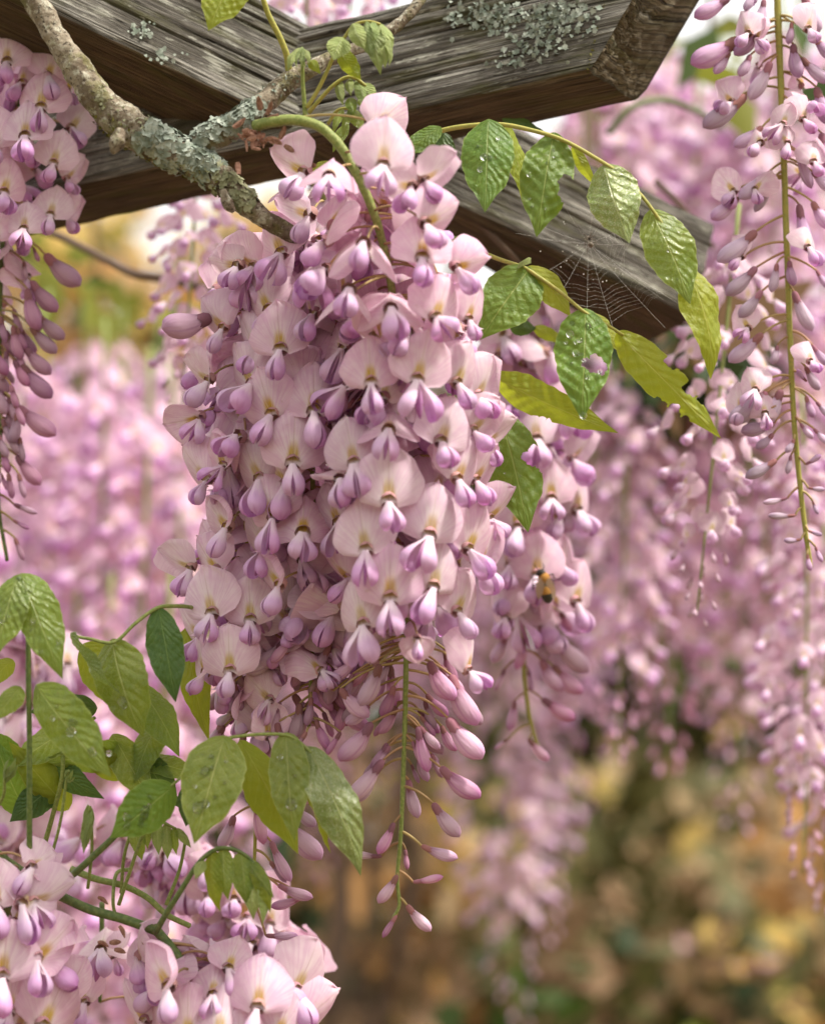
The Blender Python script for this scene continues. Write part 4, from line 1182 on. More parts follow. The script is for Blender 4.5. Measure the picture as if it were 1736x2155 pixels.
# lower left foliage
t = thing('compound_leaf', P(62, 1770, .72), 'wet compound leaf standing on an upright stalk at the left edge, its leaflets drooping', 'leaf', 'sprays of leaves')
stalk(t, [(62, 1800, .722), (62, 1700, .72), (62, 1560, .718), (60, 1440, .716), (58, 1330, .716), (45, 1250, .716), (40, 1215, .716)], 6.5, 5, 'stem_dark')
leaflet(t, (38, 1214, .716), (-8, 1385, .708), .26, LO, 14, .07, .2, drops=rnd_drops(5, 12))
leaflet(t, (46, 1214, .716), (134, 1428, .708), .22, LO, -6, .08, .28, drops=rnd_drops(8, 13, 2, 4.5), wav=.03)
leaflet(t, (80, 1448, .716), (236, 1634, .706), .235, LO, 6, .08, .2, drops=[(0, .5, 8), (.3, .45, 6), (.1, .75, 6), (.6, .85, 5), (-.3, .3, 4), (.2, .25, 3)], wav=.03)
leaflet(t, (42, 1448, .716), (-12, 1518, .71), .30, LO, 4, .06, .2)
leaflet(t, (30, 1222, .722), (-20, 1330, .722), .3, LO, 40, .07, .25)
t = thing('compound_leaf', P(365, 1280, .735), 'leafy spray left of the cluster with one broad crinkled leaf and a dark hanging leaflet', 'leaf', 'sprays of leaves')
stalk(t, [(450, 1290, .765), (400, 1278, .745), (365, 1276, .737), (330, 1280, .733), (285, 1312, .73), (240, 1352, .728), (190, 1345, .728), (150, 1338, .726)], 4.5, 3.6, 'stem_green')
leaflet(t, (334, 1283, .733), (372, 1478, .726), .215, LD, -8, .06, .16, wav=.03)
leaflet(t, (237, 1352, .73), (294, 1552, .724), .31, LO, 8, .08, .22, drops=[(-.2, .62, 8), (-.4, .3, 4), (.3, .5, 4)], wav=.05, curl_tip=.2)
leaflet(t, (150, 1338, .724), (256, 1462, .718), .17, LZ, 52, .08, .4, wav=.05)
leaflet(t, (180, 1360, .745), (300, 1500, .745), .3, LB, -10, .07, .2)
leaflet(t, (290, 1440, .748), (376, 1594, .742), .25, LO, -30, .09, .25, wav=.04)
leaflet(t, (300, 1470, .752), (345, 1560, .75), .3, LD, 20, .07, .2)
leaflet(t, (392, 1330, .765), (440, 1560, .76), .16, LB, 10, .07, .2)
leaflet(t, (385, 1340, .772), (430, 1420, .77), .25, LB, -20, .07, .2)
t = thing('compound_leaf', P(100, 1640, .75), 'cluster of broad shaded leaves low at the left behind the wet ones', 'leaf', 'sprays of leaves')
stalk(t, [(90, 1790, .76), (110, 1720, .755), (130, 1640, .75), (140, 1560, .75), (200, 1510, .75)], 6, 4, 'stem_green')
for (bx, by, tx, ty, w_, m_, tw) in ((170, 1520, 20, 1620, .24, LO, 20), (260, 1580, 90, 1600, .24, LO, -20), (90, 1596, 220, 1682, .2, LD, 10), (240, 1550, 320, 1690, .25, LO, -10), (140, 1700, 20, 1560, .22, LB, 10),
      (60, 1720, -10, 1560, .3, LG, 0), (200, 1490, 60, 1500, .25, LD, 20), (300, 1590, 380, 1700, .26, LD, 10), (120, 1650, 20, 1730, .3, LD, 0), (40, 1600, -30, 1540, .3, LG, 0), (250, 1640, 180, 1560, .3, LB, 0), (330, 1530, 280, 1650, .28, LO, 20), (25, 1390, -30, 1450, .3, LB, 10), (300, 1600, 430, 1640, .2, LO, -30)):
    leaflet(t, (bx, by, .755), (tx, ty, .75), w_, m_, tw, .08, .2)
t = thing('compound_leaf', P(560, 1550, .72), 'drooping wet leaflets in front of the tip of the main cluster, drops on the broadest', 'leaf', 'sprays of leaves')
stalk(t, [(455, 1562, .722), (490, 1552, .72), (545, 1546, .719), (600, 1547, .718), (630, 1562, .718), (655, 1585, .718)], 4, 3.2, 'stem_green')
leaflet(t, (472, 1556, .719), (407, 1776, .708), .32, LO, 6, .07, .15, drops=[(-.55, .2, 5), (-.25, .2, 4.5), (-.3, .35, 8), (-.1, .3, 4), (-.15, .68, 9), (.05, .63, 6), (.3, .2, 3), (.5, .4, 3), (-.5, .5, 3), (.3, .55, 3.5)], wav=.025)
leaflet(t, (510, 1566, .73), (627, 1798, .728), .20, LB, -20, .08, .25)
leaflet(t, (602, 1549, .718), (622, 1770, .709), .215, LO, 4, .07, .2, drops=[(.0, .66, 8), (-.4, .2, 4), (.3, .4, 3), (-.2, .45, 3)], wav=.02)
leaflet(t, (638, 1575, .72), (695, 1796, .722), .09, LB, 50, .06, .4)
leaflet(t, (652, 1580, .718), (764, 1842, .712), .19, LZ, -18, .10, .3, wav=.05, curl_tip=.25)
t = thing('compound_leaf', P(370, 1645, .72), 'blunt green leaf with a row of raindrops, left of the drooping leaflets', 'leaf', 'sprays of leaves')
stalk(t, [(395, 1625, .73), (375, 1642, .725), (360, 1655, .722)], 3.5, 3, 'stem_green', 12)
leaflet(t, (362, 1658, .722), (230, 1762, .714), .34, LG, -6, .05, .12, drops=[(.05, .45, 8), (.2, .5, 6), (.3, .56, 5), (.45, .6, 5), (-.3, .3, 5), (.1, .75, 5), (-.2, .68, 8), (.0, .38, 4)], wav=.02)
leaflet(t, (420, 1640, .74), (390, 1740, .735), .35, LD, 20, .08, .2)
# young drooping shoots
t = thing('leaf_shoot', P(330, 1960, .73), 'arching green shoot with a bunch of limp young leaflets at the bottom left', 'leaf shoot', 'young shoots')
stalk(t, [(328, 1962, .73), (352, 1920, .722), (385, 1868, .718), (420, 1815, .716), (455, 1788, .715), (490, 1788, .715), (520, 1803, .715), (540, 1826, .715)], 7, 3.4, 'stem_dark')
for (bx, by, tx, ty, w_, tw, m_) in ((445, 1795, 458, 1920, .2, 24, LB), (470, 1790, 478, 1895, .24, 4, LO), (508, 1796, 520, 1905, .26, -6, LO), (530, 1812, 572, 1920, .18, -30, LB), (535, 1828, 530, 1936, .22, 8, LP), (545, 1830, 556, 1950, .14, -40, LP), (520, 1810, 575, 1890, .2, -10, LO), (428, 1812, 410, 1850, .3, 10, LP)):
    leaflet(t, (bx, by, .715), (tx, ty, .711), w_, m_, tw, .1, .45, curl_tip=.2)
t = thing('leaf_shoot', P(300, 1730, .745), 'fan of small limp dark leaflets in the shade under the blunt green leaf', 'leaf shoot', 'young shoots')
stalk(t, [(255, 1880, .752), (262, 1800, .748), (285, 1738, .745), (320, 1722, .744), (370, 1745, .744)], 4, 3, 'stem_green')
for (bx, by, tx, ty, w_, tw) in ((285, 1735, 298, 1812, .25, 10), (310, 1724, 312, 1790, .2, 30), (330, 1726, 335, 1800, .2, 0), (350, 1735, 352, 1810, .2, -20), (365, 1742, 372, 1800, .2, 20), (372, 1745, 402, 1786, .2, -20)):
    leaflet(t, (bx, by, .745), (tx, ty, .742), w_, LO if tw > 0 else LP, tw, .1, .45)
for k, (x0, y0, x1, y1, tx, ty, lab) in enumerate(((185, 1870, 190, 1700, 175, 1770, 'pale folded leaf bud on an upright stalk above the lower left flowers'), (-5, 1700, 10, 1640, 30, 1620, 'pale tuft of folded new leaves at the left edge'), (100, 1830, 140, 1640, 150, 1620, 'upright leafless green stalk rising among the lower left leaves'))):
    t = thing('leaf_shoot', P(x0, y0, .73), lab, 'leaf shoot', 'young shoots')
    stalk(t, [(x0, y0, .735), ((x0+x1)/2+6, (y0+y1)/2, .73), (x1, y1, .727), ((x1+tx)/2, (y1+ty)/2-8, .726)], 4, 2.6, 'stem_green', 20)
    for q in range(5):
        leaflet(t, (x1+q*2-4, y1-4+q*3, .727), (tx+q*4-8, ty+(q % 3)*14-(26 if k == 1 else 0), .724), .14, LP, q*30-60, .1, .5)
for (pts, lab) in (([(250, 1905, .745), (275, 1830, .742), (300, 1760, .74), (320, 1740, .74)], 'short green stalk leaning right above the lower left stems'), ([(275, 1830, .76), (245, 1840, .755), (238, 1900, .75), (246, 1935, .75)], 'thin pale green stalk hooked over among the lower left flowers'), ([(350, 1905, .75), (378, 1830, .75), (392, 1760, .75)], 'slim green stalk left of the limp young leaflets')):
    t = thing('flower_stalk', P(*pts[0]), lab, 'stalk', 'bare stalks at lower left')
    stalk(t, pts, 4.5, 3.4, 'stem_green', 24)
# green and woody stems of the lower left
t = thing('vine_shoot', P(0, 1800, .74), 'green wisteria stem crossing the lower left from the edge to the arching shoot', 'stem', 'stems at lower left')
stalk(t, [(-60, 1760, .745), (0, 1803, .742), (60, 1845, .74), (115, 1880, .738), (190, 1915, .736), (260, 1935, .735), (330, 1960, .734)], 10, 11, 'stem_dark', 60, 'stem')
for (x, y, dx, dy) in ((205, 1985, .8, .1), (240, 2000, .9, .1), (130, 1870, .2, -1), (205, 1890, .8, .3), (300, 2070-110, .1, .9), (315, 1990, -.2, 1), (230, 1985, 1, -.1), (250, 1950, .6, .8)):
    bract(t, x, y, .73, dx, dy, .1, .0045, .0010, r2)
t = thing('vine_shoot', P(120, 1870, .735), 'green side stem rising steeply to the right from the lower left stem', 'stem', 'stems at lower left')
stalk(t, [(118, 1866, .736), (160, 1836, .732), (205, 1795, .728), (250, 1752, .726), (300, 1700, .735), (340, 1670, .74)], 8, 6, 'stem_dark', 40, 'stem')
t = thing('vine_shoot', P(180, 1850, .75), 'knobbly green stem behind the young shoot, with small buds along it', 'stem', 'stems at lower left')
stalk(t, [(150, 1830, .76), (200, 1850, .757), (260, 1865, .755), (310, 1890, .752), (350, 1925, .75), (400, 1950, .75)], 8, 6, 'stem_green', 40, 'stem')

# top: leaf and shoots in front of the beams
t = thing('leaf_shoot', P(605, 130, .74), 'single stalk with a large light green leaf hanging from the top edge over the beam', 'leaf shoot', 'young shoots')
stalk(t, [(608, 150, .745), (604, 118, .742), (590, 80, .74), (565, 30, .738), (545, -20, .736), (500, -60, .735)], 8, 5, 'stem_yellow')
leaflet(t, (496, -62, .732), (440, 64, .725), .36, LB, 8, .07, .15, bites=[(.3, .74, .02)])
t = thing('leaf_shoot', P(640, 250, .732), 'upright shoot with a tiny fan of downy folded leaflets at the fork', 'leaf shoot', 'young shoots')
stalk(t, [(643, 252, .732), (640, 210, .731), (637, 170, .73), (636, 135, .729), (628, 112, .728)], 5.5, 3.4, 'stem_green')
for (bx, by, tx, ty, w_, tw) in ((630, 100, 604, 146, .2, 20), (634, 98, 622, 140, .16, 50), (636, 98, 634, 142, .14, -10), (638, 100, 652, 132, .2, -30), (634, 98, 642, 140, .14, 30), (650, 126, 674, 152, .26, 0)):
    leaflet(t, (bx, by, .728), (tx, ty, .724), w_, LP if by < 120 else LB, tw, .12, .5, curl_tip=.2)
t = thing('leaf_shoot', P(650, 225, .73), 'taller shoot ending in a heart shaped leaf and a hanging fan of striped young leaflets', 'leaf shoot', 'young shoots')
stalk(t, [(646, 226, .731), (668, 190, .73), (690, 145, .729), (705, 110, .728), (722, 82, .727), (745, 52, .726), (775, 44, .725), (800, 50, .724)], 5, 3, 'stem_yellow')
leaflet(t, (720, 78, .726), (702, 126, .722), .46, LP, 0, .1, .2)
for (bx, by, tx, ty, w_, tw) in ((742, 50, 768, 104, .30, 4), (770, 46, 786, 128, .2, 26), (785, 46, 800, 155, .2, 8), (800, 50, 812, 140, .24, -12), (790, 46, 795, 120, .2, -40), (805, 56, 822, 136, .18, -50)):
    leaflet(t, (bx, by, .724), (tx, ty, .720), w_, LP, tw, .12, .4, wav=.05, curl_tip=.1)
leaflet(t, (714, 106, .73), (760, 168, .727), .26, LB, 14, .08, .2)
t = thing('leaf_shoot', P(660, 240, .735), 'pale hairy shoot with limp drooping leaflets behind the top of the main cluster', 'leaf shoot', 'young shoots')
stalk(t, [(650, 236, .74), (672, 210, .738), (700, 180, .737), (728, 162, .737), (750, 165, .737), (770, 180, .737)], 5, 3.4, 'stem_yellow')
stalk(t, [(690, 260, .742), (710, 232, .741), (735, 228, .74), (750, 240, .74)], 4, 3, 'stem_yellow', 20)
for (bx, by, tx, ty, w_, tw) in ((735, 165, 738, 200, .25, 20), (752, 168, 775, 240, .2, -10), (765, 176, 790, 225, .3, 10), (712, 170, 722, 220, .2, 20), (735, 205, 745, 240, .3, 0), (760, 200, 770, 230, .3, 10), (738, 228, 765, 280, .24, -12), (742, 230, 720, 290, .16, 30), (720, 230, 700, 280, .16, 10)):
    leaflet(t, (bx, by, .738), (tx, ty, .734), w_, LP if by < 200 else LO, tw, .12, .4, curl_tip=.1)
for (bx, by, tx, ty, m_) in ((730, 260, 700, 320, LO), (660, 320, 610, 350, LP), (690, 340, 640, 390, LB), (700, 440, 680, 520, LG), (640, 420, 620, 500, LG)):
    leaflet(t, (bx, by, .765), (tx, ty, .765), .22, m_, 20, .1, .3)

# ------------------------------------------------------------------ spider web, spider and bee
web = thing('spider_web', P(1238, 510, .795), 'torn spider web spun between the leaves and the shaded beam', 'spider web')
hub = (1238, 512, .795)
r3w = random.Random(5)
def thread(pts, name, r=.000018):
    A = Acc()
    for pl in pts:
        v, f, uv = tube([tuple(P(*p)) for p in pl], [r]*len(pl), 4, None, False)
        A.add(v, f, uv)
    v, f, uv, fm = A.out()
    part_world(name, v, f, [M['silk']], web, uv)
ends = [(1128, 470, .75), (1085, 490, .76), (1128, 500, .745), (1120, 590, .75), (1160, 650, .75), (1235, 655, .742), (1290, 690, .75), (1400, 690, .75), (1395, 630, .745), (1430, 640, .745), (1330, 512, .74), (1330, 470, .74), (1260, 345, .76), (1180, 420, .75), (1300, 400, .75)]
def lerp(a, b, t): return tuple(p+(q-p)*t for p, q in zip(a, b))
for e in ends:
    mid = lerp(hub, e, .5)
    thread([[hub, (mid[0], mid[1]+3, mid[2]), e]], 'radial_thread')
ang = sorted([(math.atan2(e[1]-hub[1], e[0]-hub[0]), e) for e in ends])
for k in range(15):
    rad = 42+k*9.5
    pl = []
    for a, e in ang:
        if a < (.12 if k > 5 else -.5) or a > 3.05: continue
        R = math.hypot(e[0]-hub[0], e[1]-hub[1])
        rr = rad*(1+.05*math.sin(a*5+k*.4)+.08*max(0, math.sin(a))+r3w.uniform(-.02, .02))
        if rr > R*.98: continue
        p = lerp(hub, e, rr/R)
        if pl and r3w.random() < .12 and len(pl) > 1:
            thread([pl], 'spiral_thread', .000013); pl = []
        if pl:
            m = lerp(pl[-1], p, .5)
            mm = lerp(m, hub, .035)
            pl.append(mm)
        pl.append(p)
    if len(pl) > 2:
        thread([pl], 'spiral_thread', .000013)
A = Acc()
for (x, y, s) in ((1137, 528, 1.1), (1184, 528, 1), (1192, 548, 1.0), (1180, 561, 1), (1228, 576, 1.2), (1248, 588, .6), (1268, 592, 1.6), (1276, 590, 1.6), (1295, 564, .8), (1310, 576, .8), (1238, 608, .8), (1204, 530, .7), (1186, 466, 1.2), (1188, 470, .8), (1215, 515, .7)):
    v, f, uv = tube([tuple(P(x-1, y, .768)), tuple(P(x, y+.5, .768)), tuple(P(x+1, y, .768))], [.00008*s, .00022*s, .00008*s], 6)
    A.add(v, f)
v, f, uv, fm = A.out()
part_world('silk_speck', v, f, [M['silk']], web, kind='stuff')

def blob(c, r, mat, name, par, rot=None, seg=14, bands=None):
    """ellipsoid lofted along its y axis; r=(x,y,z)"""
    V = []; n = seg; m = 10
    for j in range(m):
        a = math.pi*j/(m-1)
        for i in range(n):
            b = math.tau*i/n
            v = Vector((r[0]*math.sin(a)*math.cos(b), -r[1]*math.cos(a), r[2]*math.sin(a)*math.sin(b)))
            if rot is not None: v = rot @ v
            V.append(c+v)
    F = grid_faces(n, m, True)
    fm = None
    mats = [mat]
    if bands:
        mats = list(bands[0]); fm = [bands[1][k//n] for k in range(len(F))]
    return part_world(name, V, F, mats, par, None, fm)
sp = thing('spider', P(1240, 505, .79), 'tiny dark spider with pale specks sitting at the hub of the web', 'spider')
blob(P(1243, 515, .79), (.0010, .0017, .0010), M['spider_brown'], 'abdomen', sp)
blob(P(1238, 500, .79), (.0007, .0010, .0007), M['spider_brown'], 'head', sp)
for k, (ex, ey) in enumerate(((1226, 490), (1229, 505), (1230, 522), (1236, 534), (1252, 528), (1255, 512), (1254, 496), (1246, 486))):
    s_ = (1239, 503, .789); mid = ((s_[0]+ex)/2+(ex-s_[0])*.25, (s_[1]+ey)/2-5, .785)
    v, f, uv = tube([tuple(P(*p)) for p in (s_, mid, (ex, ey, .79))], [.0002, .00016, .0001], 5)
    part_world('leg', v, f, [M['spider_brown']], sp)

bee = thing('bee', P(1147, 1230, .826), 'honey bee with an orange band and dark tail clinging to the blurred raceme', 'bee')
bd = .826
R_ = Matrix((RIGHT, UP, -FWD)).transposed() @ Matrix.Rotation(math.radians(12), 3, 'Z')
blob(P(1138, 1206, bd), (.0019, .0016, .0018), M['bee_dark'], 'head', bee, R_)
blob(P(1145, 1218, bd), (.0024, .0026, .0024), M['bee_gold'], 'thorax', bee, R_)
blob(P(1150, 1246, bd), (.0025, .0046, .0025), M['bee_gold'], 'abdomen', bee, R_, 16, ((M['bee_gold'], M['bee_dark']), [1, 1, 1, 1, 0, 0, 1, 0, 0]))
for s in (-1, 1):
    V = []
    o = P(1145+s*6, 1216, bd-.002); e = P(1150+s*17, 1262, bd-.001)
    X, Y, Z = frame(e-o, -FWD)
    for j in range(8):
        t_ = j/7
        for i in range(5):
            u = i/2-1
            V.append(o+Y*((e-o).length*t_)+X*(u*.0017*math.sin(math.pi*min(.97, t_*.85+.12)))+Z*(.0006*math.sin(t_*3)))
    part_world('wing', V, grid_faces(5, 8), [M['bee_wing']], bee)
    v, f, uv = tube([tuple(P(1138+s*4, 1200, bd-.001)), tuple(P(1136+s*9, 1192, bd-.003)), tuple(P(1132+s*10, 1186, bd-.004))], [.0002, .00016, .00012], 5)
    part_world('antenna', v, f, [M['bee_dark']], bee)
    for k in range(3):
        a_ = (1143+s*8, 1212+k*7, bd); b_ = (1143+s*(20+k), 1208+k*12, bd-.001); c_ = (1143+s*(24-k), 1218+k*15, bd+.002)
        v, f, uv = tube([tuple(P(*p)) for p in (a_, b_, c_)], [.0003, .00026, .00018], 5)
        part_world('leg', v, f, [M['bee_dark']], bee)
# ------------------------------------------------------------------ blurred racemes further back (parts shared by copies)
def far_raceme(seed, n=62, ln=.30, R=.042):
    """stem and blossom meshes in local metres, hanging from the origin"""
    rr = random.Random(seed)
    A = Acc()
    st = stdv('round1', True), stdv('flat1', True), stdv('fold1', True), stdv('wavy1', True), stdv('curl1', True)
    geo = []
    for me in st:
        geo.append((np.array([v.co[:] for v in me.vertices]), [tuple(p.vertices) for p in me.polygons],
                    uvs(me)))
    wing = [(np.array([v.co[:] for v in m_.vertices]), [tuple(p.vertices) for p in m_.polygons], uvs(m_)) for m_ in
            (wing_mesh('wing_petal', s, M['wing'], 7, 5, open_=.6) for s in (-1, 1))]
    bg_v, bg_f, bg_uv = bud_geo(7, 7)
    bow = rr.uniform(-.02, .02)
    for i in range(n):
        t = (i+rr.random())/n
        z = -ln*(.06+.92*t)
        th = i*2.4+rr.uniform(-.4, .4)
        prof = min(1, t*5+.35)*(1 if t < .55 else max(.16, 1-(t-.55)*1.9))
        rad = R*prof*rr.uniform(.6, 1)
        F = Vector((math.cos(th), math.sin(th), 0))
        o = Vector((bow*t*t, 0, z))+F*rad
        sz = .0200*rr.uniform(.7, 1.2)
        if t > .78:
            d = (F*.5+Vector((0, 0, -1))).normalized()
            X, Y, Z = frame(-d, F)
            L = .016*(1.3-t*.75)
            A.add(xf(mat4(X, Y, Z, o, L), bg_v), bg_f, bg_uv, 2)
            continue
        F2 = (F+Vector((0, 0, rr.gauss(.1, .3)))).normalized()
        Y = (Vector((0, 0, 1))-F2*rr.uniform(-.1, .7)+F2.cross(Vector((0, 0, 1)))*rr.gauss(0, .35)).normalized()
        X, Y, Z = frame(Y, F2)
        g = rr.choice(geo)
        A.add(xf(mat4(X, Y, Z, o, sz), g[0]), g[1], g[2], 0)
        d = (Vector((0, 0, -1))*.86+Z*.5).normalized()
        wx, wy, wz = frame(-d, Z)
        for q in wing:
            A.add(xf(mat4(wx, wy, wz, o+Z*sz*.05, sz), q[0]), q[1], q[2], 1)
    v, f, uv, fm = A.out()
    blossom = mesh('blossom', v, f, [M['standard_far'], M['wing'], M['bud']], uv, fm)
    pts = [(bow*(k/12)**2, 0, .03-(ln*.97+.03)*k/12) for k in range(13)]
    B = Acc()
    sv, sf, suv = tube(pts, np.linspace(.0019, .0008, 13), 6); B.add(sv, sf, suv)
    stem = mesh('stem', *B.out()[:2], [M['stem_green']])
    return blossom, stem

def uvs(me):
    out = np.zeros((len(me.vertices), 2))
    d = me.uv_layers[0].data
    for l in me.loops:
        out[l.vertex_index] = d[l.index].uv
    return out
FAR = [far_raceme(100+k, (58, 66, 74, 50)[k % 4], (.28, .33, .38, .24)[k % 4], (.042, .046, .044, .038)[k % 4]) for k in range(8)]
r3 = random.Random(77)
def far(x, y, d, s=1.0, k=None, label='', group=''):
    k = r3.randrange(8) if k is None else k
    t = link('wisteria_raceme', None, None, Matrix.Translation(P(x, y, d)) @ Matrix.Rotation(r3.uniform(0, 6.28), 4, 'Z') @ Matrix.Rotation(r3.gauss(0, .05), 4, 'X') @ Matrix.Scale(s, 4))
    tag(t, label, 'flower cluster', group)
    b = link('blossom', FAR[k][0], t); b['kind'] = 'stuff'
    link('stem', FAR[k][1], t)
def zone(n, x0, x1, y0, y1, d0, d1, label, group, s0=.9, s1=1.15, slope=0.):
    for i in range(n):
        x = x0+(x1-x0)*(i+r3.random())/n
        y = r3.uniform(y0, y1)+slope*(x-x0)
        far(x, y, r3.uniform(d0, d1), r3.uniform(s0, s1), None, label, group)
zone(9, 40, 470, 640, 860, 1.3, 1.65, 'blurred pink wisteria raceme hanging in the mass left of the main cluster', 'blurred racemes at left')
zone(7, 0, 480, 700, 940, 1.7, 2.2, 'blurred pink wisteria raceme hanging in the mass left of the main cluster', 'blurred racemes at left')
zone(8, -20, 460, 1250, 1500, 1.15, 1.5, 'blurred pink wisteria raceme low behind the wet leaves at left', 'blurred racemes behind the lower left leaves')
zone(12, 1190, 1700, -60, 190, 1.25, 1.7, 'blurred pale pink wisteria raceme hanging behind the cut beam end at right', 'blurred racemes at upper right', slope=.1)
zone(9, 1200, 1740, 60, 330, 1.7, 2.2, 'blurred pale pink wisteria raceme hanging behind the cut beam end at right', 'blurred racemes at upper right')
zone(11, 1190, 1740, 420, 660, 1.35, 1.75, 'blurred mauve wisteria raceme in the shaded mass at the right', 'blurred racemes at right')
zone(11, 1060, 1740, 540, 800, 1.8, 2.4, 'blurred mauve wisteria raceme in the shaded mass at the right', 'blurred racemes at right')
zone(4, 560, 1000, 700, 1000, 1.7, 2.2, 'blurred pink wisteria raceme behind the main cluster', 'blurred racemes behind the main cluster')
far(1325, 800, 1.2, .66, 1, 'blurred pink wisteria raceme ending above the brown shrubs right of the bee', None)
far(1690, 900, 1.0, .56, 2, 'blurred lilac wisteria raceme along the lower right edge', None)
far(1738, 1150, 1.08, .66, 0, 'blurred wisteria raceme cut off by the right edge, lowest of the right hand ones', None)
far(1040, 1180, 1.75, 1.0, 2, 'strongly blurred tall mauve wisteria raceme hanging right of the lowest pointed tip', None)
far(1085, 1080, 1.8, .95, 6, 'strongly blurred mauve raceme beside the tall one right of the lowest tip', None)
for (x, y, d, lab) in ((640, -150, .95, 'pink blossoms peeping over the joint of the two beams'), (740, -165, 1.0, 'second pink blossom cluster peeping over the beam top'), ):
    far(x, y, d, .55, 3, lab, None)
far(415, 360, .95, .5, 3, 'dusky purple buds hanging under the left beam behind the branch', None)

# foliage of the vine between the far racemes
def leaves_mesh(name, spots, size, mats, parent, rr, fm_w=None, kind='stuff'):
    A = Acc()
    for p in spots:
        s = size*rr.uniform(.6, 1.3)
        Y = Vector((rr.gauss(0, 1), rr.gauss(0, 1), rr.gauss(-.6, .8))).normalized()
        X, Y, Z = frame(Y, Vector((rr.gauss(0, 1), rr.gauss(-.4, 1), rr.gauss(.5, 1))))
        v = [p, p+Y*.35*s+X*.27*s-Z*.06*s, p+Y*s, p+Y*.35*s-X*.27*s-Z*.06*s, p+Y*.4*s]
        A.add([tuple(q) for q in v], [(0, 1, 4), (1, 2, 4), (2, 3, 4), (3, 0, 4)], [(.5, 0), (.9, .4), (.5, 1), (.1, .4), (.5, .5)], rr.choices(range(len(mats)), fm_w)[0])
    v, f, uv, fm = A.out()
    return part_world(name, v, f, mats, parent, uv, fm, kind)
G1 = mat_simple('foliage_green', (.06, .10, .02), .6, .3, 0, 10, None, .35)
G2 = mat_simple('foliage_yellow_green', (.20, .22, .03), .6, .3, 0, 10, None, .4)
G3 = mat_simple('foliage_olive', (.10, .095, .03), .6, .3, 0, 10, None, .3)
O1 = mat_simple('foliage_orange', (.48, .27, .10), .7, .2, 0, 10, None, .45)
O2 = mat_simple('foliage_tan', (.58, .43, .25), .7, .2, 0, 10, None, .45)
O3 = mat_simple('foliage_gold', (.60, .44, .14), .7, .2, 0, 10, None, .45)
O4 = mat_simple('foliage_brown', (.28, .18, .10), .7, .2, 0, 10, None, .35)
PK = mat_simple('petal_scatter', (.62, .40, .46), .6, .2, 0, 10, None, .35)
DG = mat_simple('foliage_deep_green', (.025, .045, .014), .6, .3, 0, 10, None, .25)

def vine_foliage(lab, grp, regs, n, size, mats, wts):
    t = thing('vine_foliage', P(*regs[0][:3]), lab, 'foliage', grp)
    sp = []
    for _ in range(n):
        x, y, d, rx, ry = r3.choice(regs)
        sp.append(P(x+r3.gauss(0, rx), y+r3.gauss(0, ry), d+r3.gauss(0, .08)))
    leaves_mesh('foliage', sp, size, mats, t, r3, wts)
    stalk(t, [(regs[0][0], regs[0][1]-300, regs[0][2]+.05), (regs[0][0]+20, regs[0][1], regs[0][2]+.05)], 8, 5, 'bark_far', 12, 'stem')
vine_foliage('yellow green leaves blurred among the shaded racemes at right', None, [(1450, 1150, 1.6, 90, 150), (1330, 1000, 1.6, 60, 120), (1560, 720, 1.7, 60, 80), (1420, 820, 1.7, 60, 60)], 70, .045, [G1, G2, G3], [2, 2, 2])
vine_foliage('bright blurred leaves against the white sky at the upper right', None, [(1480, 100, 1.3, 40, 60), (1560, 230, 1.4, 60, 60), (1660, 60, 1.3, 60, 60), (1250, 300, 1.5, 60, 30)], 26, .045, [G1, G2], [1, 3])
vine_foliage('yellow green leaves blurred among the racemes at far left', None, [(190, 640, 1.7, 40, 40), (60, 560, 1.7, 60, 40), (300, 700, 1.8, 60, 60), (420, 560, 1.8, 40, 40)], 34, .04, [G1, G2], [1, 4])
t = thing('vine_branch', P(150, 510, 1.0), 'blurred brown branch crossing the pale gap under the left beam', 'branch')
stalk(t, [(60, 470, 1.02), (150, 508, 1.0), (220, 545, .99), (280, 575, .98), (340, 585, .98), (410, 600, .98), (480, 632, .98), (560, 680, 1.0)], 8, 12, 'bark_far', 50, 'limb')
t = thing('vine_branch', P(1300, 250, 1.05), 'thin blurred olive branch behind the cut beam end', 'branch')
stalk(t, [(1280, 280, 1.05), (1330, 225, 1.05), (1400, 210, 1.06), (1470, 235, 1.07), (1520, 270, 1.08)], 8, 6, 'stem_dark', 30, 'limb')
t = thing('vine_branch', P(1100, 540, .84), 'thin brown twig running under the beam behind the bitten leaves', 'branch')
stalk(t, [(1010, 470, .84), (1060, 520, .84), (1095, 560, .845), (1130, 640, .85)], 8, 6, 'bark_far', 20, 'limb')
t = thing('vine_branch', P(1440, 420, .98), 'dark twig slanting behind the glossy leaflet', 'branch')
stalk(t, [(1380, 380, .98), (1430, 430, .98), (1500, 520, 1.0)], 7, 6, 'bark_far', 20, 'limb')

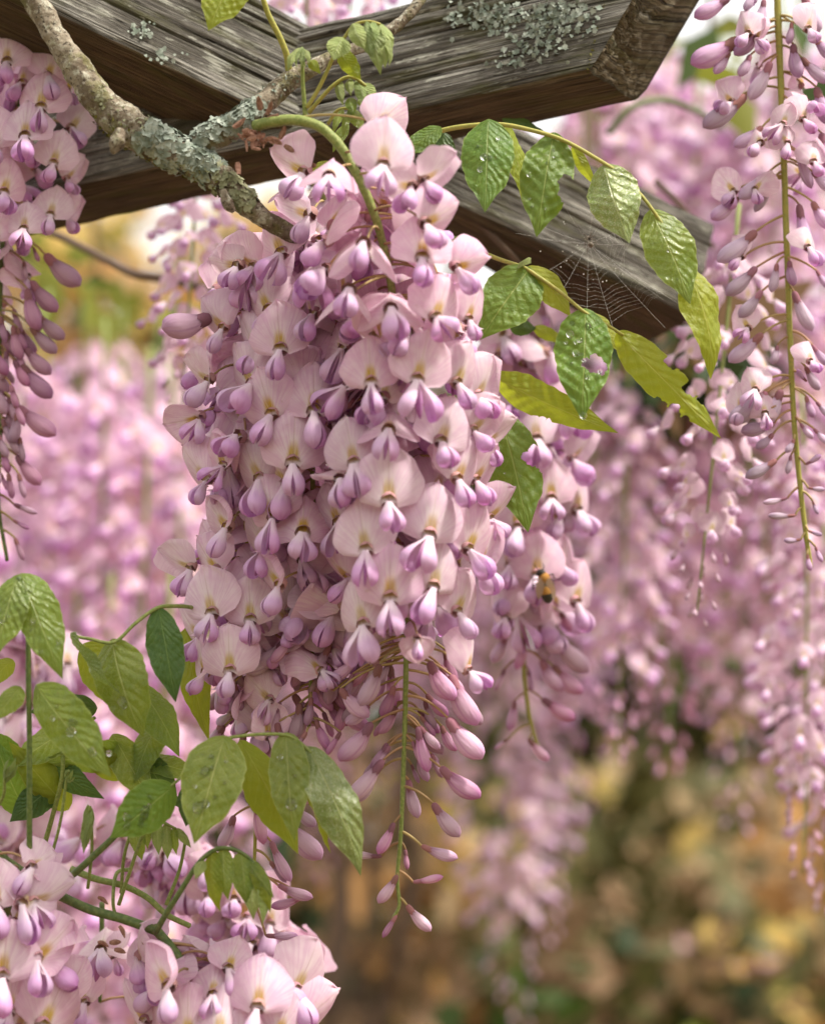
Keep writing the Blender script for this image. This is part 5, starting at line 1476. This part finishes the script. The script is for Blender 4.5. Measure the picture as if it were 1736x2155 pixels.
vine_foliage('dark band of wisteria leaves added for shade under the far end of the sloping beam', None, [(1390, 690, 1.4, 80, 36), (1480, 760, 1.45, 60, 40), (1290, 700, 1.5, 60, 40), (1420, 740, 1.3, 60, 30)], 330, .055, [DG, G3, O4, G1], [4, 2, 4, 1])  # leaf band put here to shade the racemes below and darken this gap
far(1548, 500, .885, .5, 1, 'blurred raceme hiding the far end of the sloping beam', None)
vine_foliage('dark wisteria leaves and stems added as shade behind the racemes at right', None, [(1400, 900, 2.6, 130, 170), (1300, 760, 2.6, 80, 70), (1520, 1000, 2.7, 90, 170), (1250, 1150, 2.6, 80, 120)], 420, .075, [DG, G3, O4], [4, 2, 4])  # dark leaf colours stand in for the shade between these racemes
vine_foliage('dark wisteria leaves added behind the racemes at left to darken the gaps', None, [(250, 1150, 2.6, 160, 150), (80, 1000, 2.6, 90, 150), (400, 1000, 2.6, 90, 150)], 300, .075, [DG, G3, O4], [4, 2, 4])  # dark leaves added to deepen the shady gaps between the left racemes
# ------------------------------------------------------------------ garden behind: ground, shrubs, trees, trunk
soil = NT('garden_soil')
co = soil.coord('Object')
sc_ = soil.mix(soil.step(soil.noise(co, 1.5, 6), .35, .65), (.10, .07, .04), (.22, .15, .08))
sc_ = soil.mix(soil.step(soil.noise(co, .3, 3), .45, .6, 0, .6), sc_, (.08, .11, .03))
M['soil'] = soil.done(sc_, .95, .1)
gv = []
for j in range(41):
    for i in range(41):
        x, y = (i/20-1)**3*900, (j/20-1)**3*900+3
        gv.append((x, y, .05*fbm((x*.3, y*.3, 0), 3)))
g = link('ground', mesh('ground', gv, grid_faces(41, 41), [M['soil']]))
tag(g, kind='structure')

def shrub(x, ytop, d, wid, label, mats, wts, n=900, size=.07, hgt=None, trunk=True, cat='shrub', name='garden_shrub', grp=None, low=.25):
    """x, ytop: reading of its top; it stands on the ground"""
    p = P(x, ytop, d)
    top = p.z; base = Vector((p.x, p.y, 0.0))
    rr = random.Random(int(x*3+d*100))
    t = thing(name, base, label, cat, grp)
    clumps = [(Vector((rr.gauss(0, wid*.42), rr.gauss(0, wid*.35), top*rr.uniform(low, .93))), wid*rr.uniform(.22, .42), rr.choices(range(len(mats)), wts)[0]) for _ in range(16)]
    A = Acc()
    for i in range(n):
        c, r, mi = rr.choice(clumps)
        dv = Vector((rr.gauss(0, 1), rr.gauss(0, 1), rr.gauss(0, 1))).normalized()*r*rr.random()**.35
        q = base+c+dv
        if q.z < .05 or q.z > top+.1: continue
        s = size*rr.uniform(.7, 1.5)
        Y = Vector((rr.gauss(0, 1), rr.gauss(0, 1), rr.gauss(-.3, .8))).normalized()
        X, Y, Z = frame(Y, dv+Vector((rr.gauss(0, .5), rr.gauss(0, .5), .4)))
        v = [q, q+Y*.4*s+X*.32*s, q+Y*s-Z*.1*s, q+Y*.4*s-X*.32*s]
        A.add([tuple(k) for k in v], [(0, 1, 2), (0, 2, 3)], None, mi if rr.random() < .7 else rr.choices(range(len(mats)), wts)[0])
    v, f, uv, fm = A.out()
    part_world('foliage', v, f, mats, t, uv, fm, 'stuff')
    for k in range(4 if trunk else 0):
        c = clumps[k][0]
        pts = [base+Vector((c.x*.1, c.y*.1, -.05)), base+Vector((c.x*.4, c.y*.4, c.z*.5)), base+c]
        v, f, uv = tube([tuple(q) for q in pts], [.03*wid+.008, .022*wid+.006, .005], 7)
        part_world('stem', v, f, [M['bark_far']], t, uv)
    return t
G = 'shrubs in the garden behind'
shrub(1290, 1620, 3.2, .55, 'blurred orange brown shrub behind the lower right', [O1, O2, O4, G3], [4, 3, 3, 1], 1500, .06)
shrub(1000, 1700, 3.6, .6, 'blurred tan shrub in shade just right of the lowest raceme tip', [O4, O2, G3, O1], [4, 2, 3, 1], 1500, .06)
shrub(1600, 1560, 3.5, .6, 'blurred tan and gold shrub at the right edge', [O2, O3, O4, G3], [4, 2, 2, 2], 1500, .065)
shrub(1690, 1860, 2.9, .42, 'blurred golden leaved bush low at the right edge', [O3, O1, G2, PK], [4, 3, 2, 2], 1100, .06)
shrub(1430, 1830, 2.8, .42, 'blurred olive and gold bush low between the orange and golden ones', [G3, O2, G2, O4], [3, 3, 2, 3], 1100, .055)
shrub(1230, 2010, 2.5, .32, 'blurred bush low in the middle right with scattered pink petals', [O4, G3, PK, G2], [4, 3, 2, 1], 800, .05)
shrub(1560, 2050, 2.4, .3, 'blurred bush with pale pink petals in the bottom right corner', [G3, PK, G1, O4], [3, 3, 2, 2], 700, .05)
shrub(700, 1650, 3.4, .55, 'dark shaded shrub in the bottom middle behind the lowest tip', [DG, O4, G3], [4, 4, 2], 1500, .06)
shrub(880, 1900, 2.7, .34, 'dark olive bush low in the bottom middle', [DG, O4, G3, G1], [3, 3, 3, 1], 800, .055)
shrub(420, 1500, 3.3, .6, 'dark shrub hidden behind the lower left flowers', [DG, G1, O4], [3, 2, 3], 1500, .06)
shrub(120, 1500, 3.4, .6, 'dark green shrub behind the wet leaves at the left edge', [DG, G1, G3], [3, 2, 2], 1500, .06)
shrub(1740, 1700, 4.2, .7, 'tall brown shrub behind the golden bush at right', [O2, O4, G3], [3, 3, 2], 1500, .07)
shrub(1150, 1480, 4.6, .8, 'tall tan shrub behind the orange one', [O2, O4, G3, O3], [3, 3, 2, 1], 1800, .07)
shrub(1420, 1380, 4.8, .8, 'tall olive brown shrub far behind the racemes at right', [O4, G3, O2, G1], [3, 3, 2, 2], 1800, .07)
# small trees further off, tan and gold
for (x, yt, d, wd_, lab, ms, ws) in ((330, 380, 6.0, 1.0, 'small tree with tan and yellow leaves glimpsed under the left beam', [O2, O3, G2, O1], [6, 4, 1, 2]),
        (60, 620, 6.5, 1.1, 'small gold and yellow green tree behind the racemes at far left', [G2, O3, O2], [2, 3, 3]),
        (700, 900, 6.5, 1.2, 'tree of dull green leaves behind the main cluster', [G1, G3, G2], [3, 3, 1]),
        (1250, 700, 6.8, 1.2, 'dark tree behind the racemes right of the main cluster', [DG, G3, O4], [3, 3, 2]),
        (1600, 760, 7.0, 1.2, 'olive tree behind the racemes at the right edge', [G3, G1, O4, G2], [3, 2, 2, 1])):
    shrub(x, yt, d, wd_, lab, ms, ws, 2600, .12, cat='tree', name='small_tree', low=.3)
t = thing('old_wisteria', Vector((P(760, 2000, 2.6).x, P(760, 2000, 2.6).y, 0)), 'dark twisting wisteria trunk blurred at the bottom middle', 'trunk')
for (x0, x1, d, r) in ((690, 640, 2.6, 26), (790, 850, 2.7, 18), (740, 730, 2.8, 14)):
    a_, b_ = P(x0, 2200, d), P(x1, 1500, d)
    pts = [Vector((a_.x, a_.y, -.05)), Vector((a_.x+.03, a_.y, .6)), Vector((a_.x-.02, a_.y, 1.1)), a_, (a_+b_)/2+Vector((.03, 0, 0)), b_, b_+Vector((.1, .1, .9))]
    c = catmull([tuple(p) for p in pts], 40)
    v, f, uv = tube(c, np.linspace(r*1.3*PX(d), r*.8*PX(d), 40), 10, lambda t_, a, L, p: 1+.2*fbm((p[0]*12, p[1]*12, p[2]*12), 2))
    part_world('stem', v, f, [M['bark_far']], t, uv)
